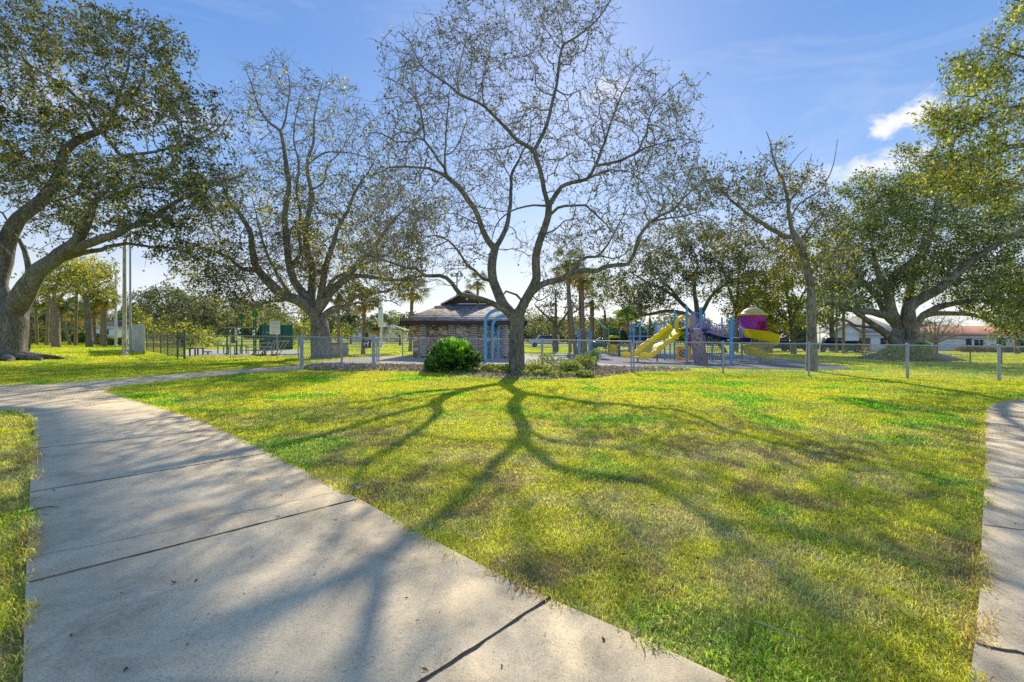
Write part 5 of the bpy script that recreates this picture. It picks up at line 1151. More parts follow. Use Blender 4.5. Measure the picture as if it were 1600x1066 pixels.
# ------------------------------------------------------------------ stone building
def stonemat():
    t = NT('stone_veneer'); c = t.coord(); mp = t.scale(c, (1, 1, 1.5)); v = t.n('ShaderNodeTexVoronoi', feature='F1'); v.inputs['Scale'].default_value = 2.6; t.l(mp, v.inputs['Vector'])
    ve = t.n('ShaderNodeTexVoronoi', feature='DISTANCE_TO_EDGE'); ve.inputs['Scale'].default_value = 2.6; t.l(mp, ve.inputs['Vector'])
    s = t.n('ShaderNodeSeparateColor'); t.l(v.outputs['Color'], s.inputs[0])
    a = t.ramp(s.outputs[0], [(0, (.30, .19, .09)), (.25, (.80, .70, .52)), (.45, (.66, .42, .15)), (.65, (.88, .78, .62)), (.85, (.45, .32, .20)), (1, (.90, .84, .70))])
    a = t.mix(a, t.ramp(t.noise(c, 14, 5, .7), [(.3, g3(.85)), (.7, g3(1.15))]), 1, 'MULTIPLY')
    e = t.ramp(ve.outputs[0], [(.02, (0, 0, 0)), (.06, (1, 1, 1))]); a = t.mix((.26, .23, .19), a, e)
    t.l(a, t.b.inputs['Base Color']); t.b.inputs['Roughness'].default_value = .85; t.bump(e, .8, .05); return t.m
def shingle(name, ca, cb):
    t = NT(name); c = t.scale(t.coord(), (3.2, 3.2, 9)); v = t.n('ShaderNodeTexVoronoi'); v.inputs['Scale'].default_value = 1.6; t.l(c, v.inputs['Vector'])
    s = t.n('ShaderNodeSeparateColor'); t.l(v.outputs['Color'], s.inputs[0]); a = t.ramp(s.outputs[1], [(0, ca), (1, cb)])
    wv = t.n('ShaderNodeTexWave', wave_type='BANDS', bands_direction='Z'); wv.inputs['Scale'].default_value = 2.4; wv.inputs['Distortion'].default_value = .5; t.l(t.coord(), wv.inputs['Vector'])
    a = t.mix(a, t.ramp(wv.outputs[0], [(0, g3(.55)), (.25, g3(1)), (1, g3(1.05))]), 1, 'MULTIPLY'); t.l(a, t.b.inputs['Base Color']); t.b.inputs['Roughness'].default_value = .9; t.bump(wv.outputs[0], .6, .03); return t.m
MAT['stone'] = stonemat(); MAT['shingle'] = shingle('brown_grey_shingles', (.25, .205, .185), (.62, .53, .48))
MAT['tile'] = shingle('orange_roof_tiles', (.42, .17, .09), (.62, .30, .17)); MAT['beige_roof'] = shingle('tan_roof_tiles', (.30, .27, .24), (.48, .44, .39))
MAT['louver'] = plain('louver_block', (.74, .70, .62), .7, .08, 4)
def restroom():
    x0, x1 = -6.24, .38; y0, y1 = 29.0, 35.4; ex0, ex1, ey0, ey1 = -6.78, .90, 28.05, 36.3; ze = 2.32; cx = (ex0 + ex1) / 2; hw = (ex1 - ex0) / 2; run = 2.2; pt = .53
    e = thing('stone_building', [cx, y0, gz(cx)], 'low stone clad park building with hipped brown shingle roof behind the round shrub', 'building')
    m = MB(); m.box([(x0 + x1) / 2, (y0 + y1) / 2, 1.12], (x1 - x0, y1 - y0, 2.3)); w = m.build('wall', MAT['stone'], e)
    zr = ze + hw * pt; zh = ze + run * pt
    A = [ex0, ey0, ze]; B = [ex1, ey0, ze]; Cc = [ex1, ey1, ze]; Dd = [ex0, ey1, ze]; hA = [ex0 + run, ey0 + run, zh]; hB = [ex1 - run, ey0 + run, zh]; hC = [ex1 - run, ey1 - run, zh]; hD = [ex0 + run, ey1 - run, zh]
    rF = [cx, ey0 + run, zr]; rB = [cx, ey1 - run, zr]; m = MB()
    th = np.array([0, 0, .05])
    m.slab([A, B, hB, hA], th); m.slab([Dd, hD, hC, Cc], th)
    oA = [hA[0], hA[1] - .3, hA[2]]; 
    m.slab([A, hA, rF, rB, hD, Dd], th); m.slab([B, Cc, hC, rB, rF, hB], th)
    # little overhang of the gable
    dz = .03
    m.slab([[hA[0] - .1, hA[1] - .12, zh - .02 + dz], [hA[0] - .1, hA[1], zh - .02 + dz], [cx, hA[1], zr + .03 + dz], [cx, hA[1] - .12, zr + .03 + dz]], th); m.slab([[hB[0] + .1, hB[1] - .12, zh - .02 + dz], [cx, hB[1] - .12, zr + .03 + dz], [cx, hB[1], zr + .03 + dz], [hB[0] + .1, hB[1], zh - .02 + dz]], th)
    rf = m.build('roof', MAT['shingle'], e)
    m = MB(); m.slab([[hA[0] + .02, hA[1] - .06, zh + .06], [hB[0] - .02, hA[1] - .06, zh + .06], [cx, hA[1] - .06, zr - .0]], [0, .05, 0]); m.build('gable', MAT['brown'], rf)
    m = MB(); m.lathe([0, 0, 0], [(.001, 0), (.09, 0), (.09, .06)], 12); V = np.vstack(m.V); m.V = [np.stack([V[:, 0], -V[:, 2], V[:, 1]], 1) + [cx, hA[1] - .07, zh + .38]]; m.build('gable_lamp', MAT['white'], rf)
    m = MB(); p = np.array([-4.65, ey0 + 1.55, ze + 1.55 * pt + .11]); m.box(p, (.62, .42, .20), bev=.03); m.build('roof_vent', MAT['beige'], rf)
    m = MB(); t_ = .05; h_ = .24
    for a, b in (((ex0, ey0), (ex1, ey0)), ((ex1, ey0), (ex1, ey1)), ((ex1, ey1), (ex0, ey1)), ((ex0, ey1), (ex0, ey0))):
        c = [(a[0] + b[0]) / 2, (a[1] + b[1]) / 2, ze - h_ / 2 + .02]; s = (abs(a[0] - b[0]) + t_ * (1 if a[1] == b[1] else -1.02), abs(a[1] - b[1]) + t_ * (1 if a[0] == b[0] else -1.02), h_)
        m.box(c, [max(s[0], t_) if a[0] != b[0] else t_, max(s[1], t_) if a[1] != b[1] else t_, h_])
    m.build('fascia', MAT['brown'], e); m = MB(); m.box([cx, (ey0 + ey1) / 2, ze - .12], (hw * 2 - .08, ey1 - ey0 - .08, .03)); m.build('soffit', MAT['brown'], e)
    for px in (661.5, 706.5, 740.5, 788.5):
        x = (px - 800) / F * y0; m = MB(); m.mi = 1; m.box([x, y0 - .01, 1.14], (.36, .06, 2.14)); m.mi = 0; k = 14
        for i in range(k): m.box([x, y0 - .06, .14 + (i + .5) * 2.02 / k], (.34, .10, .10))
        for s_ in (-.18, .18): m.box([x + s_, y0 - .045, 1.14], (.035, .12, 2.12))
        m.build('louver_panel', [MAT['louver'], MAT['brown']], e)
    for px in (680, 718): m = MB(); x = (px - 800) / F * y0; m.lathe([x, y0 - .5, ze - .26], [(.001, 0), (.08, .01), (.09, .07), (.05, .12)], 12); m.build('eave_lamp', MAT['cream'], e)
    m = MB(); m.box([-.35, y0 - .03, 1.1], (.03, .06, 2.1)); m.build('downpipe', MAT['white'], e)
restroom()
# blue arches
def arch(d, pxl, rowtop, w, lab):
    xl = (pxl - 800) / F * d; b = np.array([xl + w / 2, d, gz(xl)]); zt = CH + (HZ - rowtop) / F * d - .08; r_ = .088; pts = [[xl, d, -.05], [xl, d, zt - w * .42]]
    for a in np.linspace(PI, 0, 11)[1:-1]: pts.append([xl + w / 2 + w / 2 * math.cos(a), d, zt - w * .42 + w * .42 * math.sin(a)])
    pts += [[xl + w, d, zt - w * .42], [xl + w, d, -.05]]
    c = np.array(pts); c = np.vstack([np.linspace(c[0], c[1], 6), c[2:-2], np.linspace(c[-2], c[-1], 6)]); c[:, 2] += gz(xl); m = MB(); m.tube(c, r_, 14)
    e = thing('arched_post', b, lab, 'arch', 'blue arched posts beside the stone building'); m.build('hoop', MAT['blue'], e, True)
    m = MB()
    for x in (xl, xl + w): m.lathe([x, d, gz(xl)], [(.16, 0), (.16, .02), (.10, .03)], 12)
    m.build('base_flange', MAT['galv'], e)
arch(23.6, 758.5, 482, 1.50, 'nearest and tallest looking of the three blue hoops')
arch(26.0, 769.5, 491, 1.50, 'middle one of the three blue hoops'); arch(28.4, 778.5, 499, 1.50, 'farthest one of the three blue hoops')

# ------------------------------------------------------------------ playground: big climber
def pst(m, px, d, rowtop, r_=.06, z0=-.05):
    b = G(px, d=d); zt = CH + (HZ - rowtop) / F * d; m.tube([b + [0, 0, z0], [b[0], b[1], zt]], r_, 12); return b, zt
def onpart(name, mat, e, fn, smooth=False):
    m = MB(); fn(m); return m.build(name, MAT[mat] if isinstance(mat, str) else mat, e, smooth)
def climber():
    e = thing('play_structure', G(1100, d=27), 'large playground structure with blue posts, yellow slides and purple tube', 'play structure')
    POST = [(1073, 26.3, 480, .065), (1054, 28.6, 487, .06), (1095, 26.6, 481, .065), (1085, 29.0, 487, .055), (1113, 28.0, 522, .055), (1101, 28.6, 490, .05), (1142, 25.8, 496, .085), (1128, 28.2, 497, .05), (1159, 27.6, 513, .06), (1173, 29.3, 510, .06), (1146, 29.6, 500, .05), (1047, 30, 524, .05), (1038.5, 29.2, 497, .055), (1188, 29.4, 514, .05)]
    for px, d, rt, r_ in POST:
        m = MB(); b, zt = pst(m, px, d, rt, r_); p = m.build('post', MAT['blue'], e, True)
        c = MB(); c.lathe([b[0], b[1], zt], [(r_ * 1.12, -.04), (r_ * 1.12, 0), (r_ * .7, .04), (.002, .055)], 12); c.build('post_cap', MAT['blue'], p, True)
    gx = lambda px, d: (px - 800) / F * d
    zg = gz(10.5); zd = zg + 1.93
    onpart('deck', 'navy', e, lambda m: m.box([(gx(1057, 28.5) + gx(1096, 26.6)) / 2 + .1, 27.6, zd], (1.35, 2.2, .10), bev=.02))
    # bridge: navy scalloped deck and lilac bars
    A = np.array([gx(1096, 27.0), 27.0, zd]); B = np.array([gx(1143, 26.9), 26.9, zg + 1.42]); u = B - A
    def br(m):
        k = 9
        for i in range(k):
            t = (i + .5) / k; p = A + u * t + [0, .5, -.10 * math.sin(PI * t)]; m.box(p, (np.linalg.norm(u) / k * .99, 1.05, .075 + .002 * i), bev=.012)
        for i in range(k): 
            if i % 2: t = (i + .5) / k; p = A + u * t + [0, .5, -.17]; m.box(p, (.10, 1.0, .14), bev=.02)
    onpart('bridge_deck', 'navy', e, br)
    for side, dy in (('front', -.03), ('back', 1.05)):
        def bars(m, dy=dy):
            m.tube([A + u * t + [0, dy, .78 - .22 * math.sin(PI * t)] for t in np.linspace(0, 1, 9)], .024, 8)
            m.tube([A + u * t + [0, dy, .06 - .11 * math.sin(PI * t)] for t in np.linspace(0, 1, 9)], .024, 8)
            for t in np.linspace(.04, .96, 13): m.rod(A + u * t + [0, dy, -.11 * math.sin(PI * t)], A + u * t + [0, dy, .78 - .22 * math.sin(PI * t)], .02, 6)
        onpart('bridge_railing', 'lilac', e, bars, True)
    # deck barriers
    for (a, b) in (((gx(1075, 26.5), 26.5), (gx(1095, 26.6), 26.6)), ((gx(1056, 28.7), 28.7), (gx(1085, 28.9), 28.9))):
        def barr(m, a=a, b=b):
            a = np.array([*a, zd]); b = np.array([*b, zd])
            for z in (.08, .95): m.rod(a + [0, 0, z], b + [0, 0, z], .02, 8)
            for t in np.linspace(.1, .9, 7): m.rod(a + (b - a) * t + [0, 0, .08], a + (b - a) * t + [0, 0, .95], .012, 6)
        onpart('barrier', 'lilac', e, barr, True)
    onpart('play_panel', 'tan', e, lambda m: m.box([gx(1079, 28.8), 28.75, zd + .55], (.30, .04, .80), bev=.01), True)
    # climbing wall
    t0 = np.array([gx(1077.5, 26.3), 26.3, zd + .02]); t1 = np.array([gx(1096.5, 26.4), 26.4, zd + .02]); b0 = np.array([gx(1086, 25.7), 25.7, zg + .02]); b1 = np.array([gx(1105.5, 25.8), 25.8, zg + .02])
    onpart('climbing_wall', 'taupe', e, lambda m: m.slab([b0, b1, t1, t0], [0, .09, .03]))
    onpart('wall_edge', 'purple', e, lambda m: (m.rod(b0 + [-.02, 0, 0], t0 + [-.02, 0, 0], .035, 8), m.rod(b1 + [.02, 0, 0], t1 + [.02, 0, 0], .022, 8)), True)
    r = np.random.RandomState(4)
    for i in range(14):
        s_ = .15 + .7 * ((i * .618) % 1); t_ = .07 + .86 * i / 13; p = (b0 * (1 - s_) + b1 * s_) * (1 - t_) + (t0 * (1 - s_) + t1 * s_) * t_ + [0, -.015, 0]
        def hold(m): m.lathe([0, 0, 0], [(.055, -.01), (.05, .03), (.025, .05), (.001, .052)], 8); V = np.vstack(m.V); m.V = [np.stack([V[:, 0], -V[:, 2], V[:, 1]], 1) + p]
        onpart('climbing_hold', ['lilac', 'navy', 'purple', 'green_steel'][i % 4], e, hold, True)
    # amber panel with a round wheel
    pc = np.array([gx(1068, 27.4), 27.4, zg + .52]); pn = onpart('lower_panel', 'yellow_panel', e, lambda m: m.box(pc, (.86, .07, .86), bev=.03))
    def ring(m, r1, r0): 
        m.lathe([0, 0, 0], [(r0, 0), (r0, .03), (r1, .03), (r1, 0)], 24); V = np.vstack(m.V); m.V = [np.stack([V[:, 0], -V[:, 2], V[:, 1]], 1) + pc + [-.03, -.035, 0]]
    onpart('wheel_rim', 'red', pn, lambda m: ring(m, .24, .17)); onpart('wheel_disc', 'white', pn, lambda m: ring(m, .17, .001))
    def sp(m):
        for a in range(5): q = pc + [-.03, -.072, 0]; v = np.array([math.cos(a * 1.257), 0, math.sin(a * 1.257)]); m.rod(q + v * .02, q + v * .16, .018, 6)
    onpart('wheel_spokes', 'black', pn, sp)
    onpart('side_panel', plain('brown_plastic', (.12, .05, .03), .5, .1, 3), e, lambda m: m.box([gx(1077, 27.8), 28.0, zg + .75], (.06, .9, 1.3), bev=.02))
    # yellow hood over the slide entrance
    def hood(m):
        c0 = np.array([gx(1065, 27.9), 27.75, zd]); V = []; k = 16
        for y in (-.16, .16):
            for ri, in ((.30,), (.42,)):
                for i in range(k + 1):
                    a = PI * i / k; V.append(c0 + [ri * math.cos(a) * .95, y, .38 + (ri + .05) * math.sin(a)])
        n = k + 1
        Fs = [[i, i + 1, n + i + 1, n + i] for i in range(k)] + [[2 * n + i, 3 * n + i, 3 * n + i + 1, 2 * n + i + 1] for i in range(k)] + [[n + i, n + i + 1, 3 * n + i + 1, 3 * n + i] for i in range(k)] + [[i, 2 * n + i, 2 * n + i + 1, i + 1] for i in range(k)]
        m.add(V, Fs)
        for s_ in (-1, 1): m.box(c0 + [s_ * .35, 0, .17], (.12, .34, .46), bev=.02)
    onpart('slide_hood', 'yellow', e, hood, True)
    # wave slide
    def chute(m, path, side, half, wall, th=.05, lip=.05):
        V = []; k = len(path)
        prof = [(-half - lip, wall), (-half, wall), (-half * .86, .05), (-half * .45, .02), (0, .06), (half * .45, .02), (half * .86, .05), (half, wall), (half + lip, wall), (half + lip, wall - th), (half * 1.02, -.05), (0, -.06), (-half * 1.02, -.05), (-half - lip, wall - th)]
        n = len(prof)
        for i in range(k):
            T = path[min(i + 1, k - 1)] - path[max(i - 1, 0)]; T /= np.linalg.norm(T); S = side[i] if np.ndim(side) > 1 else side; S = S - T * (S @ T); S /= np.linalg.norm(S); U = np.cross(S, T); U = U if U[2] > 0 else -U
            wv = 1 + .12 * math.sin(i * .9)
            for a, b in prof: V.append(path[i] + S * a + U * (b * (wv if b > .1 else 1)))
        Fs = [[i * n + j, i * n + (j + 1) % n, (i + 1) * n + (j + 1) % n, (i + 1) * n + j] for i in range(k - 1) for j in range(n)] + [list(range(n)), [(k - 1) * n + j for j in range(n)][::-1]]
        m.add(V, Fs)
    T0 = np.array([gx(1064, 28.2), 28.2, zd + .04]); T1 = np.array([gx(990, 26.2), 26.0, gz(6.7) + .30]); k = 46; pa = []
    for i in range(k):
        t = i / (k - 1); s_ = min(1, max(0, (t - .06) / .80)); z = T0[2] + (T1[2] - T0[2]) * (s_ - .022 * math.sin(s_ * PI * 4)) ; pa.append([T0[0] + (T1[0] - T0[0]) * t, T0[1] + (T1[1] - T0[1]) * t, z])
    pa.append([T1[0] - .28, T1[1] - .18, T1[2] + .02]); pa = np.array(pa); dirr = (T1 - T0) * [1, 1, 0]; dirr /= np.linalg.norm(dirr); sd_ = np.array([-dirr[1], dirr[0], 0])
    onpart('wave_slide', 'yellow', e, lambda m: chute(m, pa, sd_, .68, .27), True)
    onpart('slide_support', 'brown', e, lambda m: (m.rod(pa[24] + [0, 0, -.05], [pa[24][0], pa[24][1], zg], .04, 8), m.rod(pa[42] + [0, 0, -.05], [pa[42][0], pa[42][1], zg - .05], .04, 8)), True)
    # tube deck, purple tube and dome
    C2 = np.array([gx(1176, 28.2), 28.2, zg + 1.46])
    onpart('tube_deck', 'navy', e, lambda m: (m.box(C2 + [-.25, 0, -.06], (1.75, 1.5, .10), bev=.02), m.box(C2 + [-1.25, -.2, -.22], (.7, 1.1, .12), bev=.02), m.box(C2 + [-.7, -.5, -.2], (.5, .35, .26), bev=.04)))
    def tube(m):
        n = 30; R1 = .70; V = []; zs = [0, .12, .55, 1.0, 1.28, 1.38]
        rr = [R1 * .88, R1 * .92, R1 * .97, R1 * 1.0, R1 * 1.03, R1 * 1.1]
        for ri in (0, .05):
            for z, q in zip(zs, rr):
                for i in range(n): a = 2 * PI * i / n; V.append(C2 + [(q - ri) * math.cos(a), (q - ri) * math.sin(a), z])
        Fs = []; L_ = len(zs)
        def open_(i, j):   # the arched mouth towards the slide
            a = (2 * PI * (i + .5) / n) % (2 * PI); da = abs((a - math.radians(300) + PI) % (2 * PI) - PI); da2 = abs((a - math.radians(165) + PI) % (2 * PI) - PI)
            lim = .74 if zs[j + 1] < .6 else .66 if zs[j + 1] < 1.05 else 0; return da < lim or da2 < lim * .8
        for w in (0, 1):
            o = w * L_ * n
            for j in range(L_ - 1):
                for i in range(n):
                    if open_(i, j): continue
                    b = (i + 1) % n; f = [o + j * n + i, o + j * n + b, o + (j + 1) * n + b, o + (j + 1) * n + i]; Fs.append(f if w == 0 else f[::-1])
        m.add(V, Fs)
    onpart('tube_shelter', 'purple', e, tube, True)
    onpart('mouth_trim', plain('deep_purple_plastic', (.22, .03, .30), .35, .05, 2), e, lambda m: m.tube([C2 + [.71 * math.cos(a_), .71 * math.sin(a_), z_] for a_, z_ in [(math.radians(300) + .73 * math.cos(q) * 1.0, .99 * math.sin(q) + .02) for q in np.linspace(0, PI, 18)]], .04, 8), True)
    onpart('inner_panel', 'magenta', e, lambda m: m.lathe(C2 + [0, 0, .05], [(.60, 0), (.62, .6), (.64, 1.2)], 20, arc=(math.radians(-20), math.radians(110))))
    def dome(m):
        m.lathe(C2 + [0, 0, 1.38], [(.80, -.02), (.80, .05), (.66, .10), (.60, .20), (.48, .32), (.28, .42), (.08, .46), (.001, .465)], 26)
    onpart('dome_roof', 'cream', e, dome, True)
    onpart('dome_rim', 'yellow', e, lambda m: m.lathe(C2 + [0, 0, 1.38], [(.76, -.04), (.84, -.04), (.84, .06), (.76, .07)], 26), True)
    # spiral slide
    cc = np.array([gx(1189, 27.0), 27.0, 0]); R2 = .62; V = []; k = 64; prof = [(-.34, .22), (-.30, .22), (-.24, .03), (0, -.02), (.22, .05), (.30, .30), (.32, .46), (.36, .46), (.34, .24), (.28, -.03), (0, -.08), (-.28, -.04)]; n = len(prof)
    for i in range(k):
        t = i / (k - 1); th = math.radians(-195 + 500 * t); z = zg + 1.60 - 1.34 * min(1, t * 1.06) ** .95; ext = max(0, t - .86) * 5.5
        cpt = cc + [math.cos(th) * R2, math.sin(th) * R2, z]; o = np.array([math.cos(th), math.sin(th), 0]); tg = np.array([-math.sin(th), math.cos(th), 0]); 
        if t > .86: thf = math.radians(-195 + 500 * .86); tgf = np.array([-math.sin(thf), math.cos(thf), 0]); bse = cc + [math.cos(thf) * R2, math.sin(thf) * R2, z]; cpt = bse + tgf * ext * .75; o = np.array([math.cos(thf), math.sin(thf), 0])
        sc2 = 1.0 if t < .86 else 1 - (t - .86) * 2.5
        for a, b in prof: V.append(cpt + o * a + [0, 0, b * (sc2 if b > .1 else 1) * (.85 + .25 * math.sin(t * 9))])
    Fs = [[i * n + j, (i + 1) * n + j, (i + 1) * n + (j + 1) % n, i * n + (j + 1) % n] for i in range(k - 1) for j in range(n)] + [list(range(n)), [(k - 1) * n + j for j in range(n)][::-1]]
    onpart('spiral_slide', 'yellow', e, lambda m: m.add(V, Fs), True)
    onpart('slide_post', 'blue', e, lambda m: m.tube([cc + [0, 0, zg], cc + [0, 0, zg + 1.7]], .06, 10), True)
    # black cargo net under the bridge
    def net(m):
        a = np.array([gx(1104, 28.6), 28.6, zg + 1.55]); b = np.array([gx(1122, 28.9), 28.9, zg + 1.5]); c = np.array([gx(1106, 28.0), 28.0, zg + .1]); d_ = np.array([gx(1130, 28.2), 28.2, zg + .1])
        for t in np.linspace(0, 1, 9): m.rod(a + (b - a) * t, c + (d_ - c) * t, .014, 5); m.rod(a + (c - a) * t, b + (d_ - b) * t, .014, 5)
    onpart('cargo_net', 'black', e, net)
    def ladder(m):
        for i in range(5): m.rod([gx(1150, 27.2), 27.2, zg + .3 + i * .28], [gx(1158, 27.4), 27.4, zg + .3 + i * .28], .02, 6)
    onpart('ladder_rungs', 'navy', e, ladder)
    onpart('railing', 'lilac', e, lambda m: [m.rod([gx(1146 + i * 2.0, 29), 29 - .02 * i, zg + 1.75], [gx(1146 + i * 2.0, 29), 29 - .02 * i, zg + 2.6], .014, 6) for i in range(7)], True)
climber()
def low_climber():
    d = 34; e = thing('play_structure', G(1005, d=d), 'low overhead bar climber with blue posts left of the big slide', 'play structure'); gx = lambda px, d: (px - 800) / F * d; zg = gz(9.5)
    for px, dd, rt, r_ in ((990, 33, 505, .075), (1000, 32.5, 502, .075), (985, 36, 508, .06), (1025, 33.5, 503, .06), (1012, 36.5, 507, .05), (1032, 35.5, 512, .05)):
        m = MB(); b, zt = pst(m, px, dd, rt, r_); p = m.build('post', MAT['blue'], e, True); c = MB(); c.lathe([b[0], b[1], zt], [(r_ * 1.1, -.04), (r_ * 1.1, 0), (.002, .05)], 10); c.build('post_cap', MAT['blue'], p, True)
    def beam(m):
        for dd in (33.2, 36): m.rod([gx(985, dd), dd, zg + 1.52], [gx(1034, dd), dd, zg + 1.52], .04, 8)
        for i in range(10): x = gx(988, 34.5) + i * .22; m.rod([x, 33.2, zg + 1.52], [x, 36, zg + 1.52], .018, 6)
    onpart('overhead_bars', 'lilac', e, beam, True)
    onpart('deck', 'brown', e, lambda m: m.box([gx(1012, 34.5), 34.5, zg + 1.0], (1.8, 2.2, .09), bev=.02))
    onpart('balance_beam', 'taupe', e, lambda m: (m.box([gx(977, 34.5), 34.5, zg + .85], (1.3, .08, .12), bev=.02), m.box([gx(977, 34.5), 34.5, zg + .5], (1.3, .08, .06), bev=.02)))
    onpart('white_panel', 'white', e, lambda m: m.box([gx(1032, 35), 35.2, zg + 2.1], (.75, .05, .6), bev=.02))
low_climber()
def toddler():
    d = 37; e = thing('toddler_climber', G(959, d=d), 'small yellow toddler play house with teal posts and arched roof', 'play house'); gx = lambda px: (px - 800) / F * d; zg = gz(8)
    for px, rt, mt in ((951, 512, 'teal'), (968, 515, 'teal'), (967, 527, 'black'), (952, 527, 'yellow')):
        onpart('post', mt, e, lambda m: pst(m, px, d + (.4 if mt == 'teal' else 0), rt, .06), True)
    onpart('front_panel', 'yellow', e, lambda m: m.box([gx(959.3), d, zg + .55], (.70, .05, .62), bev=.02)); onpart('lower_skirt', 'cream', e, lambda m: m.box([gx(959.3), d - .01, zg + .14], (.66, .05, .16), bev=.02))
    def rf(m):
        c = np.array([gx(959.3), d, zg + 1.38]); pts = [c + [.42 * math.cos(a), 0, .22 * math.sin(a)] for a in np.linspace(PI, 0, 12)]; m.slab([p - np.array([0, .35, 0]) for p in pts], [0, .7, 0])
    onpart('arched_roof', 'yellow', e, rf)
    onpart('slanted_beam', 'green_bright', e, lambda m: (m.rod([gx(936), d + 3, zg + 3.2], [gx(950), d + .4, zg + 2.1], .06, 8), m.rod([gx(951), d + .4, zg + 2.0], [gx(943), d + .6, zg + .1], .03, 8)), True)
    onpart('crawl_window', 'black', e, lambda m: m.box([gx(959.3), d + .03, zg + 1.08], (.6, .02, .4)))
toddler()
def arch_climber():
    d = 36; e = thing('arch_climber', G(912, d=d), 'blue double post climber with arched rungs beneath the tall palms', 'play structure'); gx = lambda px: (px - 800) / F * d; zg = gz(5.5)
    for px, rt, r_ in ((903.5, 515, .06), (906, 517, .05), (920.5, 515, .06), (924, 517, .06)): onpart('post', 'blue', e, lambda m: pst(m, px, d + (px % 2) * .6, rt, r_), True)
    def rung(m):
        for i in range(5):
            y = d + i * .12; m.tube([[gx(904) + .85 * t, y, zg + 1.75 + .35 * math.sin(PI * t)] for t in np.linspace(0, 1, 9)], .02, 6)
    onpart('arched_rungs', 'galv', e, rung, True); onpart('side_panel', 'green_bright', e, lambda m: m.box([gx(917), d + .3, zg + .65], (.10, .3, .8), bev=.02))
arch_climber()

